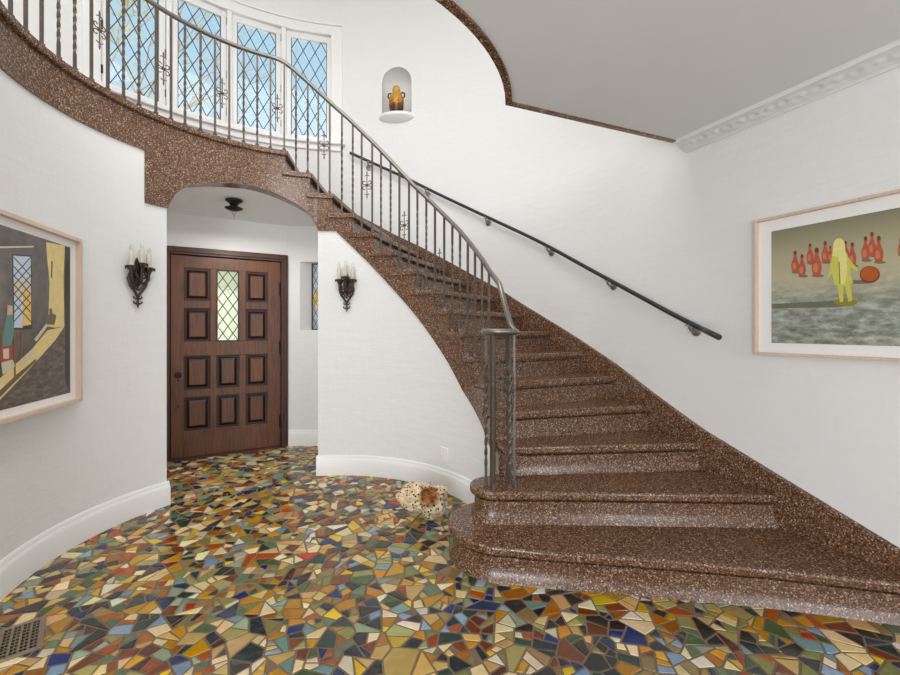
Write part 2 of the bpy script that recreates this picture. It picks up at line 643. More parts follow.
FR = random.Random(21)
TX0, TX1, TY0, TY1, CELL = -2.9, 2.9, -.4, 4.9, .125
nxc, nyc = int((TX1 - TX0) / CELL), int((TY1 - TY0) / CELL)
sites = {(i, j): (TX0 + (i + FR.uniform(.02, .98)) * CELL, TY0 + (j + FR.uniform(.02, .98)) * CELL) for i in range(-2, nxc + 2) for j in range(-2, nyc + 2)}
tiles = []
for i in range(nxc):
    for j in range(nyc):
        s_ = sites[i, j]
        if (s_[0] - CX) ** 2 + (s_[1] - CY) ** 2 > 2.75 ** 2 and s_[1] > 2.6:
            continue
        pl = [(s_[0] - .4, s_[1] - .4), (s_[0] + .4, s_[1] - .4), (s_[0] + .4, s_[1] + .4), (s_[0] - .4, s_[1] + .4)]
        for di in range(-2, 3):
            for dj in range(-2, 3):
                q = sites.get((i + di, j + dj))
                if q is None or q is s_:
                    continue
                nx_, ny_ = q[0] - s_[0], q[1] - s_[1]
                pl = clip(pl, (s_[0] + q[0]) / 2, (s_[1] + q[1]) / 2, nx_, ny_)
        stack = [pl]
        while stack:
            p_ = stack.pop()
            ar = area(p_)
            lim = FR.choice([.0018, .003, .0045, .0065, .0095])
            xs0 = [q[0] for q in p_]; ys0 = [q[1] for q in p_]
            cxm, cym = sum(xs0) / len(p_), sum(ys0) / len(p_)
            if ar > lim:
                sxx = sum((x - cxm) ** 2 for x in xs0); syy = sum((y - cym) ** 2 for y in ys0); sxy = sum((x - cxm) * (y - cym) for x, y in zip(xs0, ys0))
                th = .5 * math.atan2(2 * sxy, sxx - syy) + FR.gauss(0, .32)
                ox, oy = cxm + FR.gauss(0, .12) * math.sqrt(ar), cym + FR.gauss(0, .12) * math.sqrt(ar)
                nx_, ny_ = math.cos(th), math.sin(th)
                h1, h2 = clip(p_, ox, oy, nx_, ny_), clip(p_, ox, oy, -nx_, -ny_)
                if len(h1) > 2 and len(h2) > 2 and min(area(h1), area(h2)) > .0007:
                    stack += [h1, h2]
                    continue
            tiles.append(p_)
pal = [((226, 204, 160), 10), ((236, 220, 186), 6), ((208, 178, 128), 9), ((190, 142, 80), 9), ((200, 156, 76), 4), ((160, 104, 60), 7), ((168, 88, 54), 5), ((116, 70, 50), 6),
       ((86, 52, 44), 4), ((44, 40, 38), 9), ((34, 42, 46), 6), ((44, 62, 54), 5), ((78, 94, 64), 4), ((134, 134, 86), 6), ((166, 158, 108), 7), ((150, 162, 144), 3), ((118, 146, 142), 3.5),
       ((142, 162, 182), 4), ((36, 48, 104), 3), ((52, 62, 84), 4), ((224, 190, 90), 2.5), ((176, 76, 58), 1.2), ((224, 216, 200), 3), ((146, 124, 90), 7), ((104, 122, 98), 3.5)]
pc, pw = [lin(*c) for c, _ in pal], [w_ for _, w_ in pal]
fv, ff, fmi, fcol = [], [], [], []
for p_ in tiles:
    p_ = clean(p_)
    if len(p_) < 3:
        continue
    if sum(p_[i_][0] * p_[(i_ + 1) % len(p_)][1] - p_[(i_ + 1) % len(p_)][0] * p_[i_][1] for i_ in range(len(p_))) < 0:
        p_ = p_[::-1]
    a_ = inset(p_, .0033)
    c_ = inset(p_, .0060)
    if a_ is None or c_ is None or area(c_) < .0003 or area(c_) > area(p_):
        continue
    cxm, cym = sum(q[0] for q in p_) / len(p_), sum(q[1] for q in p_) / len(p_)
    tx_, ty_ = FR.gauss(0, .012), FR.gauss(0, .012)
    m_ = len(a_)
    o_ = len(fv)
    fv += [(x, y, -.0045) for x, y in a_] + [(x, y, -.0005 + (x - cxm) * tx_ + (y - cym) * ty_) for x, y in c_]
    col = FR.choices(pc, pw)[0]
    g_ = FR.uniform(.72, 1.12)
    col = tuple(min(1, max(0, x * g_ * FR.uniform(.93, 1.07))) for x in col) + (FR.random(),)
    fs = [tuple(o_ + m_ + q for q in range(m_))] + [(o_ + q, o_ + (q + 1) % m_, o_ + m_ + (q + 1) % m_, o_ + m_ + q) for q in range(m_)]
    ff += fs
    fmi += [0] * len(fs)
    fcol += [col] * len(fs)


def slab_quad(x0, x1, y0, y1, z, mi):
    o_ = len(fv)
    fv.extend([(x0, y0, z), (x1, y0, z), (x1, y1, z), (x0, y1, z)])
    ff.append((o_, o_ + 1, o_ + 2, o_ + 3)); fmi.append(mi); fcol.append((.3, .3, .3, .5))


slab_quad(TX0, TX1, TY0, TY1, -.0030, 1)
for q in ((-3.6, TX0, -3, 5.2), (TX1, 4.4, -3, 5.2), (TX0, TX1, -3, TY0), (TX0, TX1, TY1, 5.2)):
    slab_quad(*q, -.0015, 2)
slab_quad(-3.6, 4.4, -3, 5.2, -.1, 1)
me = bpy.data.meshes.new('floor')
me.from_pydata(fv, [], ff)
at = me.color_attributes.new('tile_colour', 'FLOAT_COLOR', 'CORNER')
buf = np.empty((len(me.loops), 4), np.float32)
li = 0
for fa, c_ in zip(ff, fcol):
    buf[li:li + len(fa)] = c_
    li += len(fa)
at.data.foreach_set('color', buf.ravel())
k = NT('glazed_tile_shards')
an = k.n('Attribute', attribute_name='tile_colour')
nz = k.n('TexNoise', Scale=26.0, Detail=5.0, Roughness=.65)
k.l(k.coord(), nz.inputs['Vector'])
hs = k.n('HueSaturation')
k.l(an.outputs['Color'], hs.inputs['Color'])
hs.inputs['Saturation'].default_value = 1.2
k.l(k.math('ADD', .72, k.math('MULTIPLY', nz.outputs['Fac'], .5)), hs.inputs['Value'])
k.set(hs.outputs['Color'], k.math('ADD', .10, k.math('MULTIPLY', an.outputs['Alpha'], .12)), 0, .6)
n3 = k.n('TexNoise', Scale=13.0, Detail=3.0)
k.l(k.coord(), n3.inputs['Vector'])
k.bump(n3.outputs['Fac'], .22, .012)
for m_ in (k.m, simple('tan_grout', (120, 103, 82), .8, var=.2, scale=50), M['mosaic']):
    me.materials.append(m_)
me.polygons.foreach_set('material_index', fmi)
me.update()
fo_ = bpy.data.objects.new('floor', me)
COL.objects.link(fo_)
tag(fo_, 'floor of broken multicoloured tiles set in tan grout', kind='structure')

# left inner wall
b = MB()
t = arange(LED, END); b.strip(*ring(RI, RI + .12, t), 0, SLAB)
t = arange(A1, LED); b.strip(*ring(RI, RI + .12, t), 0, SPL)
tag(b.build('wall_left', M['wall'], smooth=30), 'curved white plaster wall left of the arch', kind='structure')
# wall under the stairs
b = MB()
t = sorted(set(arange(9.0, A0, 1.5) + [a for a, _ in STR if 9 < a < A0]))
b.strip(*ring(RI, RI + .12, t), 0, [max(0.2, str_h(x)) for x in t])
tag(b.build('wall_center', M['wall'], smooth=30), 'curved white plaster wall under the stairs', kind='structure')

# outer curved wall with window openings and niche
WIN0, WIN1, SILL, HEAD = 98.6, 149.8, 3.49, 4.76
NI0, NI1 = ray_circle(411.5, RO)[0], ray_circle(382, RO)[0]
NB, NS = 3.80, 4.20
b = MB()
t = arange(TD, NI0, 1.5); b.strip(*ring(RO, RO + .30, t), 0, 5.4)
t = list(np.linspace(NI0, NI1, 25))
nm, nh = (NI0 + NI1) / 2, (NI1 - NI0) / 2
NRAD = RO * math.radians(nh)
b.strip(*ring(RO, RO + .30, t), 0, NB)
b.strip(*ring(RO, RO + .30, t), [NS + NRAD * math.sqrt(max(0, 1 - ((x - nm) / nh) ** 2)) for x in t], 5.4)
t = arange(NI1, WIN0, 1.5); b.strip(*ring(RO, RO + .30, t), 0, 5.4)
t = arange(WIN0, WIN1, 1.5); b.strip(*ring(RO, RO + .16, t), 2.5, SILL); b.strip(*ring(RO, RO + .16, t), HEAD, 5.4)
t = arange(WIN1, END + 20, 1.5); b.strip(*ring(RO, RO + .16, t), 0, 5.4)
tag(b.build('wall_back', M['wall'], smooth=30), 'tall curved white stair hall wall', kind='structure')
# niche lining: half round back with a quarter-sphere head
b = MB()
mid = Vector(P(RO, nm)).to_3d()
outd = Vector((math.cos(math.radians(nm)), math.sin(math.radians(nm)), 0))
tand = Vector((-outd.y, outd.x, 0))
v, f = [], []
NK = 20
rows = [NB] + [NS] + [None] * 8
for j in range(10):
    for i in range(NK + 1):
        a = PI * i / NK
        if j < 2:
            rr, zz = 1.0, rows[j]
        else:
            ph = (j - 1) / 8 * PI / 2
            rr, zz = math.cos(ph), NS + NRAD * math.sin(ph)
        v.append(mid + tand * (NRAD * 1.01 * math.cos(a) * (rr if j >= 2 else 1)) + outd * (0.01 + 0.24 * math.sin(a) * (rr if j >= 2 else 1)) + Vector((0, 0, zz)))
for j in range(9):
    for i in range(NK):
        f.append((j * (NK + 1) + i, j * (NK + 1) + i + 1, (j + 1) * (NK + 1) + i + 1, (j + 1) * (NK + 1) + i))
b.add(v, f)
tag(b.build('wall_niche', M['wall'], smooth=60), 'round headed white niche in the stair wall', kind='structure')
b = MB()
poly2 = [(mid + tand * (NRAD * math.cos(PI * i / 24)) + outd * (0.24 * math.sin(PI * i / 24))) for i in range(25)]
b.prism([(p.x, p.y) for p in poly2], NB - .03, NB + .004)
v, f = [], []
tiers = [(.210, .120, NB + .005), (.215, .128, NB - .004), (.212, .126, NB - .030), (.190, .108, NB - .046), (.150, .080, NB - .062), (.09, .045, NB - .076), (.02, .01, NB - .084)]
for ra, rb_, z_ in tiers:
    for i in range(25):
        p = mid + tand * (ra * math.cos(PI * i / 24)) - outd * (rb_ * math.sin(PI * i / 24) - .002)
        v.append((p.x, p.y, z_))
for r_ in range(len(tiers) - 1):
    for i in range(24):
        f.append((r_ * 25 + i, r_ * 25 + i + 1, r_ * 25 + 26 + i, r_ * 25 + 25 + i))
f += [tuple(range(25)), tuple(range(6 * 25, 7 * 25))]
b.add(v, f)
tag(b.build('trim_1', M['trim'], smooth=35), 'half round white shelf of the niche', kind='structure')

# right straight wall
n0 = (math.cos(math.radians(TD)), math.sin(math.radians(TD)))
d0 = (n0[1], -n0[0])          # direction towards the camera
T0 = P(RO, TD)


def RW(t, off=0.0):
    """point on the right wall, t metres from the tangent point, off metres into the room"""
    return (T0[0] + d0[0] * t - n0[0] * off, T0[1] + d0[1] * t - n0[1] * off)


b = MB()
ts = [0, 7.0]
b.strip([RW(x) for x in ts], [RW(x, -.15) for x in ts], 0, 5.4)
tag(b.build('wall_right', M['wall']), 'long straight white plaster wall with framed print', kind='structure')

# entry vestibule wall with the door and the small stained window
DA = Vector((-2.775, 4.203)); DU = Vector((0.861, 0.508)).normalized(); DN = Vector((DU.y, -DU.x))   # DN faces the room
DW0, DW1 = 0.036, 1.059


def DP(s, out=0.0):
    q = DA + DU * s + DN * out
    return (q.x, q.y)


EZ = 4.80
b = MB()
WXa, WXb = -1.675, -1.425
WD, WG = .26, .13
Wz0, Wz1 = 1.29, 2.05


def eseg(x0, x1, lo, hi, bx0=None, bx1=None):
    b.strip([(x0, EZ), (x1, EZ)], [(x0 if bx0 is None else bx0, EZ + .26), (x1 if bx1 is None else bx1, EZ + .26)], lo, hi)


eseg(-1.86, WXa, 0, 2.62, None, -1.48)
eseg(WXa, WXb, 0, Wz0, -1.48, WXb)
eseg(WXa, WXb, Wz1, 2.62, -1.48, WXb)
eseg(WXb, -1.2, 0, 2.62)
b.strip([DP(DW1 + .02, -.03), DP(1.15, -.03)], [DP(DW1 + .02, -.2), DP(1.15, -.2)], 0, 2.62)
b.strip([DP(DW0 - .02, -.03), DP(DW1 + .02, -.03)], [DP(DW0 - .02, -.2), DP(DW1 + .02, -.2)], 2.06, 2.62)
b.strip([DP(-.5, -.03), DP(DW0 - .02, -.03)], [DP(-.5, -.2), DP(DW0 - .02, -.2)], 0, 2.62)
# side walls of the vestibule
p, q = P(RI + .10, A0 - .2), (-1.40, EZ + .02)
b.strip([p, q], [(p[0] + .1, p[1]), (q[0] + .1, q[1])], 0, 2.46)
p, q = P(RI + .10, A1 + .2), DP(-.40, -.05)
b.strip([p, q], [(p[0] - .1, p[1]), (q[0] - .1, q[1])], 0, 2.6)
tag(b.build('wall_entry', M['wall'], smooth=20), 'white wall around the front door under the arch', kind='structure')
# vaulted ceiling of the vestibule
b = MB()
v, f = [], []
ths = sorted(set([a for a, _ in ARCH] + arange(A0, A1, 2)))
NV = 8
for d in ths:
    u = (d - A0) / (A1 - A0)
    pin = P(RI + .05, d)
    ex = (1 - u)
    if u < 0.35:
        q = (-1.40 - (u / .35) * 0.42, EZ + .02)
    else:
        s_ = 1.13 - (u - .35) / .65 * 1.53
        q = DP(s_, -.05)
    for j in range(NV + 1):
        k = j / NV
        ks = k * k * (3 - 2 * k)
        v.append((pin[0] * (1 - k) + q[0] * k, pin[1] * (1 - k) + q[1] * k, (arch_h(d) + .004) * (1 - ks) + 2.45 * ks))
for i in range(len(ths) - 1):
    for j in range(NV):
        o = i * (NV + 1) + j
        f.append((o, o + 1, o + NV + 2, o + NV + 1))
b.add(v, f)
tag(b.build('ceiling_entry', M['wall'], smooth=60), 'white vaulted vestibule ceiling behind the arch', kind='structure')

# upper floor slab over the camera: grey ceiling with terrazzo edge
SA = -6.0
arc = [P(1.315, x) for x in arange(SA, END - 360, 3)]
wl = (RW(0.73, 0)[0], RW(0.73, 0)[1])
edge_in = (P(1.315, SA))
tw = 0.0
b = MB()
poly = arc + [(-3.6, arc[-1][1] - .1), (-3.6, -3), RW(7.2), RW(0.72)]
b.prism(poly, SLAB, TOP - .02)
tag(b.build('ceiling', M['slab']), 'flat pale grey ceiling under the upstairs landing', kind='structure')
b = MB()
b.prism([(-4, -1.2), (3.6, -1.2), (3.6, 5.3), (-4, 5.3)], 5.4, 5.5)
tag(b.build('ceiling_upper', M['wall']), 'white ceiling over the stairwell', kind='structure')

# landing edge: brown terrazzo band round the opening
b = MB()
t = arange(END - 360, SA, 3)
b.strip(*ring(1.283, 1.32, t), SLAB - .012, TOP)
p0, p1 = P(1.283, SA), RW(0.70, .01)
dv = (Vector(p1) - Vector(p0)).normalized(); nv = Vector((dv.y, -dv.x))
b.strip([p0, p1], [tuple(Vector(p0) + nv * .03), tuple(Vector(p1) + nv * .03)], SLAB - .010, TOP)
tag(b.build('trim_2', M['terr'], smooth=30), 'brown terrazzo edge of the upstairs floor opening', kind='structure')

# baseboards
BBP = [(0, 0), (.026, 0), (.026, .125), (.022, .135), (.020, .142), (.014, .150), (.013, .160), (.006, .172), (0, .175)]


def cpath(t, R):
    return [P(R, x) for x in t], [(-math.cos(math.radians(x)), -math.sin(math.radians(x))) for x in t]


b = MB(); b.sweep(*cpath(arange(A1 - .6, END, 1.5), RI), BBP)
p = P(RI, A1)
tag(b.build('baseboard_left', M['trim'], smooth=25), 'white moulded baseboard of the left curved wall', kind='structure')
b = MB(); b.sweep(*cpath(arange(10, A0 + .6, 1.5), RI), BBP)
tag(b.build('baseboard_center', M['trim'], smooth=25), 'white moulded baseboard under the stairs', kind='structure')
b = MB(); b.sweep([(-1.795, EZ), (-1.40, EZ)], [(0, -1), (0, -1)], BBP)
tag(b.build('baseboard_entry', M['trim'], smooth=25), 'white baseboard right of the front door', kind='structure')

# plaster cornice with leaf relief along the right wall
b = MB()
L0, L1, NU, NVV = 0.70, 5.2, 640, 20
v, f = [], []
for i in range(NU + 1):
    u = L0 + (L1 - L0) * i / NU
    for j in range(NVV + 1):
        k = j / NVV
        out = 0.145 - 0.145 * k
        if k < 0.08:
            drop = 0.012 * k / .08
        elif k > 0.9:
            drop = 0.055
        else:
            drop = 0.012 + 0.040 * ((k - .08) / .82) ** 1.2
        if .16 < k < .84:
            q = (k - .16) / .68
            e_ = math.sin(PI * q)
            ph = 2 * PI * u / .155
            lf = math.sin(ph + 4.2 * q) * 0.5 + 0.4 * math.sin(2 * ph - 7 * q) * math.cos(5 * q + ph) + .25 * math.sin(3 * ph + 11 * q)
            drop += 0.006 * e_ * lf
        elif .08 < k < .12 or .87 < k < .91:
            drop += 0.007
        p = RW(u, out)
        v.append((p[0], p[1], SLAB - drop))
for i in range(NU):
    for j in range(NVV):
        o = i * (NVV + 1) + j
        f.append((o, o + 1, o + NVV + 2, o + NVV + 1))
o = len(v)
for j in range(NVV + 1):
    p = RW(L0, 0.145 - 0.145 * j / NVV)
    v.append((p[0], p[1], SLAB))
for j in range(NVV):
    f.append((j, j + 1, o + j + 1, o + j))
b.add(v, f)
tag(b.build('trim_3', M['slab'], smooth=70), 'white plaster cornice with leaf relief', kind='structure')

# ------------------------------------------------------------------ upstairs windows
win_centres = [105.3, 117.8, 130.2, 142.7]
GH0, GH1 = 3.545, 4.66
half = 4.65
b = MB()
prof_th = arange(WIN0 - 1.6, WIN1 + 1.6, 1.2)
b.strip(*ring(RO - .025, RO + .05, prof_th), HEAD - .03, HEAD + .075)
b.strip(*ring(RO - .04, RO + .0, prof_th), HEAD + .075, HEAD + .095)
b.strip(*ring(RO - .07, RO + .06, arange(WIN0 - 2.6, WIN1 + 2.6, 1.2)), SILL - .045, SILL)
b.strip(*ring(RO - .03, RO + .0, prof_th), SILL - .11, SILL - .045)
for d in (WIN0 - .5, WIN1 + .5):
    b.strip(*ring(RO - .025, RO + .05, [d - 1.3, d + 1.6]), SILL, HEAD)
for i in range(3):
    d = (win_centres[i] + win_centres[i + 1]) / 2
    b.strip(*ring(RO - .012, RO + .09, [d - .55, d + .55]), SILL, HEAD)
tag(b.build('trim_4', M['trim'], smooth=30, bevel=.004), 'white casing, mullions and sill of the upstairs windows', kind='structure')


def lattice(b, x0, x1, z0, z1, nx, nz, y, r, mat, mi=0):
    """diagonal cames clipped to the rectangle"""
    W_, H_ = x1 - x0, z1 - z0
    dx, dz = W_ / nx, H_ / nz
    for sgn in (1, -1):
        for k in range(-int(nz + nx) - 1, int(2 * (nx + nz)) + 1):
            pts = []
            # line: (x-x0)/dx*sgn + (z-z0)/dz = k
            for x in (x0, x1):
                z = z0 + dz * (k - sgn * (x - x0) / dx)
                if z0 - 1e-6 <= z <= z1 + 1e-6:
                    pts.append((x, z))
            for z in (z0, z1):
                x = x0 + sgn * dx * (k - (z - z0) / dz)
                if x0 - 1e-6 <= x <= x1 + 1e-6:
                    pts.append((x, z))
            if len(pts) < 2:
                continue
            a = min(pts); c = max(pts)
            if (a[0] - c[0]) ** 2 + (a[1] - c[1]) ** 2 < 1e-5:
                continue
            b.tube([(a[0], y, a[1]), (c[0], y, c[1])], r, 6, mi, mat=mat)


for i, d in enumerate(win_centres):
    c = P(RO + .015, d)
    wn_ = empty('window_%d' % (i + 1), (c[0], c[1], SILL))
    tag(wn_, 'tall leaded casement window upstairs', kind='structure')
    # local frame: x to the right as seen from inside, y outward
    ax = Matrix.Translation((c[0], c[1], 0)) @ Matrix.Rotation(math.radians(d - 90), 4, 'Z')
    hw, hg = 0.252, 0.198
    b = MB()
    z0, z1 = SILL + .004, HEAD - .004
    for lo, hi in (((-hw, 0, z0), (-hg, .05, z1)), ((hg, 0, z0), (hw, .05, z1)), ((-hg, 0, z0), (hg, .05, GH0)), ((-hg, 0, GH1), (hg, .05, z1))):
        b.box(lo, hi, mat=ax)
    b.build('sash', M['trim'], wn_, bevel=.006)
    b = MB(); b.box((-hg - .003, .022, GH0 - .003), (hg + .003, .028, GH1 + .003), mat=ax)
    b.build('glass_pane', M['glass'], wn_)
    b = MB(); lattice(b, -hg, hg, GH0, GH1, 3, 4.5, .018, .0042, ax)
    for x in (-hg, hg):
        b.box((x - .006, .012, GH0), (x + .006, .024, GH1), mat=ax)
    b.build('lead_lattice', M['lead'], wn_)
    side = 1 if i != 1 else -1
    for hz in (SILL + .12, SILL + .52, HEAD - .17):
        for sd in ((1,) if i in (0,) else (-1, 1)):
            b = MB(); b.box((sd * (hw + .004) - .008, -.012, hz), (sd * (hw + .004) + .008, .004, hz + .075), mat=ax)
            b.build('hinge', M['lead'], wn_)

# ------------------------------------------------------------------ front door
dr = empty('door_1', (DA.x, DA.y, 0))
tag(dr, 'dark oak panelled front door with leaded glass light', kind='structure')
DM = Matrix(((DU.x, -DN.x, 0, DA.x), (DU.y, -DN.y, 0, DA.y), (0, 0, 1, 0), (0, 0, 0, 1)))   # local x along door, y away from room


def dbox(b, s0, s1, y0, y1, z0, z1, mi=0):
    b.box((s0, y0, z0), (s1, y1, z1), mi, DM)


b = MB()
for s0, s1 in ((DW0 - .075, DW0 - .005), (DW1 + .005, DW1 + .073)):
    dbox(b, s0, s1, 0, .10, 0, 2.12)
    dbox(b, s0 + .02, s1 - .02, -.012, .02, .0, 2.11)
dbox(b, DW0 - .005, DW1 + .005, 0, .10, 2.043, 2.12)
dbox(b, DW0 - .055, DW1 + .055, -.012, .02, 2.065, 2.10)
dbox(b, DW0 - .02, DW0 + .014, .076, .10, 0, 2.06)
dbox(b, DW1 - .014, DW1 + .02, .076, .10, 0, 2.06)
dbox(b, DW0, DW1, .076, .10, 2.026, 2.06)
b.build('door_casing', M['casing'], dr, bevel=.006)
cols = [(.147, .379), (.435, .6456), (.709, .925)]
rows = [(.272, .612), (.685, 1.028), (1.173, 1.511), (1.586, 1.916)]
y0, y1 = .030, .074
b = MB()
xs = [DW0, .147, .379, .435, .6456, .709, .925, DW1]
dbox(b, DW0, .147, y0, y1, .012, 2.038)
dbox(b, .925, DW1, y0, y1, .012, 2.038)
for z0, z1 in ((.012, .272), (.612, .685), (1.028, 1.173), (1.916, 2.038)):
    dbox(b, .147, .925, y0, y1, z0, z1)
for s0, s1 in ((.147, .379), (.709, .925)):
    dbox(b, s0, s1, y0, y1, 1.511, 1.586)
for z0, z1 in ((.272, .612), (.685, 1.028), (1.173, 1.916)):
    dbox(b, .379, .435, y0, y1, z0, z1)
    dbox(b, .6456, .709, y0, y1, z0, z1)
leaf = b.build('door_leaf', M['door'], dr, bevel=.003)
for ci, (s0, s1) in enumerate(cols):
    for ri, (z0, z1) in enumerate(rows):
        if ci == 1 and ri >= 2:
            continue
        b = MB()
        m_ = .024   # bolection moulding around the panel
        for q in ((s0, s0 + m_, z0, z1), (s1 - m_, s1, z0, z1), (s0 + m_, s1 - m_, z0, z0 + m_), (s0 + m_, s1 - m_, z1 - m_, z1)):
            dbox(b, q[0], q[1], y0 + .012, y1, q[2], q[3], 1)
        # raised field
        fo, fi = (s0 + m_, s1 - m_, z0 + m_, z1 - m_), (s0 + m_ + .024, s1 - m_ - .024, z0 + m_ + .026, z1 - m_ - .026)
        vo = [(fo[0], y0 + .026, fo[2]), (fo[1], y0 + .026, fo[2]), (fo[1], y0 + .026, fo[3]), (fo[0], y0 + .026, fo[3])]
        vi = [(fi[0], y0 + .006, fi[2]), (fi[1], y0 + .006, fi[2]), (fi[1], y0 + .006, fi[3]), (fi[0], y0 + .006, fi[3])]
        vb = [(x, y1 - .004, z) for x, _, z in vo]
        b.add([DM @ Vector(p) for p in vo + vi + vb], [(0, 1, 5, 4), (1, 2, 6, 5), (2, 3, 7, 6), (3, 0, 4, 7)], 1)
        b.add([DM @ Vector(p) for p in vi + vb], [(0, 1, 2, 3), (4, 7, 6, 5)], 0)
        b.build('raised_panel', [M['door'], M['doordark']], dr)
s0, s1, z0, z1 = .435, .6456, 1.173, 1.916
b = MB()
for q in ((s0, s0 + .010, z0, z1), (s1 - .010, s1, z0, z1), (s0, s1, z0, z0 + .010), (s0, s1, z1 - .010, z1)):
    dbox(b, q[0], q[1], y0 - .004, y1, q[2], q[3])
b.build('glazing_bead', M['doordark'], dr)
b = MB(); dbox(b, s0 + .006, s1 - .006, .050, .055, z0 + .006, z1 - .006)
b.build('glass_pane', M['doorglass'], dr)
b = MB(); lattice(b, s0 + .010, s1 - .010, z0 + .010, z1 - .010, 2, 5, .046, .0045, DM)
b.build('lead_lattice', M['lead'], dr)
b = MB()
b.tube([DM @ Vector((.098, .024, .84)), DM @ Vector((.098, .034, .84))], .032, 20)
b.tube([DM @ Vector((.098, .012, .84)), DM @ Vector((.098, .03, .84))], .017, 16)
lk = b.build('lock_cylinder', M['black'], dr, smooth=40)
for hz in (.79, .53):
    b = MB(); b.tube([DM @ Vector((.098, .024, hz)), DM @ Vector((.098, .034, hz))], .010, 12)
    b.build('keyhole_plate', M['black'], dr, smooth=40)
for hz in (.20, 1.02, 1.66):
    b = MB(); b.tube([DM @ Vector((DW1 + .006, .018, hz)), DM @ Vector((DW1 + .006, .018, hz + .16))], .011, 10)
    dbox(b, DW1 - .02, DW1 + .03, .024, .032, hz + .01, hz + .15)
    b.build('hinge', M['black'], dr, smooth=40)
b = MB(); dbox(b, DW0, DW1, -.03, .12, 0, .012)
b.build('threshold', M['casing'], dr)

# stained side window in its splayed recess
sw = empty('window_5', (-1.5, EZ + .13, Wz0))
tag(sw, 'narrow stained glass window right of the front door', kind='structure')
gx0, gx1 = -1.582, WXb
b = MB()
for q in ((gx0, gx0 + .012, Wz0, Wz1), (gx1 - .012, gx1, Wz0, Wz1), (gx0, gx1, Wz0, Wz0 + .012), (gx0, gx1, Wz1 - .012, Wz1)):
    b.box((q[0], EZ + .115, q[2]), (q[1], EZ + .145, q[3]))
b.build('window_frame', M['lead'], sw)
I4 = Matrix.Identity(4)
b = MB(); lattice(b, gx0 + .012, gx1 - .012, Wz0 + .012, Wz1 - .012, 2, 6, EZ + .122, .003, I4)
b.build('lead_lattice', M['lead'], sw)
sg = [glass('stained_pale_blue', (0.84, 0.93, 1.0), .4, .55), glass('stained_amber', (1.0, 0.74, 0.22), .4, .55), glass('stained_clear', (0.96, 0.98, 0.96), .4, .55), glass('stained_orange', (0.95, 0.50, 0.14), .4, .55)]
b = MB()
nzc = 12
rg_ = random.Random(3)
for i in range(4):
    for j in range(nzc):
        xa, xb = gx0 + (gx1 - gx0) * i / 4, gx0 + (gx1 - gx0) * (i + 1) / 4
        za, zb = Wz0 + (Wz1 - Wz0) * j / nzc, Wz0 + (Wz1 - Wz0) * (j + 1) / nzc
        k = j / nzc
        mi = rg_.choice([1, 1, 3, 2]) if .28 < k < .56 else rg_.choice([0, 0, 2, 0])
        b.add([(xa, EZ + .13, za), (xb, EZ + .13, za), (xb, EZ + .13, zb), (xa, EZ + .13, zb)], [(0, 1, 2, 3)], mi)
b.build('stained_pane', sg, sw)

# ------------------------------------------------------------------ staircase
st = empty('staircase', (0.9, 2.6, 0))
tag(st, 'curving brown terrazzo staircase rising from the mosaic floor past the arch', 'staircase')
TT = .045
for n in range(3, 16):
    ri = {3: 1.315, 4: 1.30, 5: 1.29}.get(n, 1.262)
    ti, tj = TI[n], TI[n + 1] + 2.5
    to, tq = TO[n], TO[n + 1] + 1.5
    poly = [P(ri, x) for x in arange(ti, tj, 2)] + [PO(RSK + .015, x) for x in arange(tq, to, 2)]
    b = MB(); b.prism(poly, HN[n] - TT, HN[n])
    b.build('tread', M['terr'], st, bevel=.010)
    # riser set back under the nosing
    a, c = Vector(P(ri + .024, ti)), Vector(PO(RSK + .01, to))
    dv = (c - a).normalized(); back = Vector((-dv.y, dv.x))
    if back.dot(Vector(P(ri, ti + 5)) - a) < 0:
        back = -back
    v, f = [], []
    zt, zb = HN[n] - TT, HN[n - 1] - .02
    lev = [(0, .058), (.10, .058), (.14, .032), (.45, .030), (.62, .027), (.78, .020), (.9, .012), (1, .006)]
    for k_, o_ in lev:
        z_ = zt + (zb - zt) * k_
        v += [(*(a + back * o_), z_), (*(c + back * o_), z_), (*(c + back * .075), z_), (*(a + back * .075), z_)]
    for q in range(len(lev) - 1):
        f += [(4 * q + e0, 4 * q + (e0 + 1) % 4, 4 * q + 4 + (e0 + 1) % 4, 4 * q + 4 + e0) for e0 in range(4)]
    f += [(0, 1, 2, 3), tuple(range(4 * len(lev) - 4, 4 * len(lev)))]
    b = MB(); b.add(v, f)
    b.build('riser', M['terr'], st, smooth=30)


def round_step(cx, cy, r, front, back, ins):
    r -= ins
    pts = [(cx + r * math.cos(a), cy + r * math.sin(a)) for a in np.linspace(PI * .5, PI * 1.5, 25)]
    return pts + [(x, y + ins) for x, y in front] + back


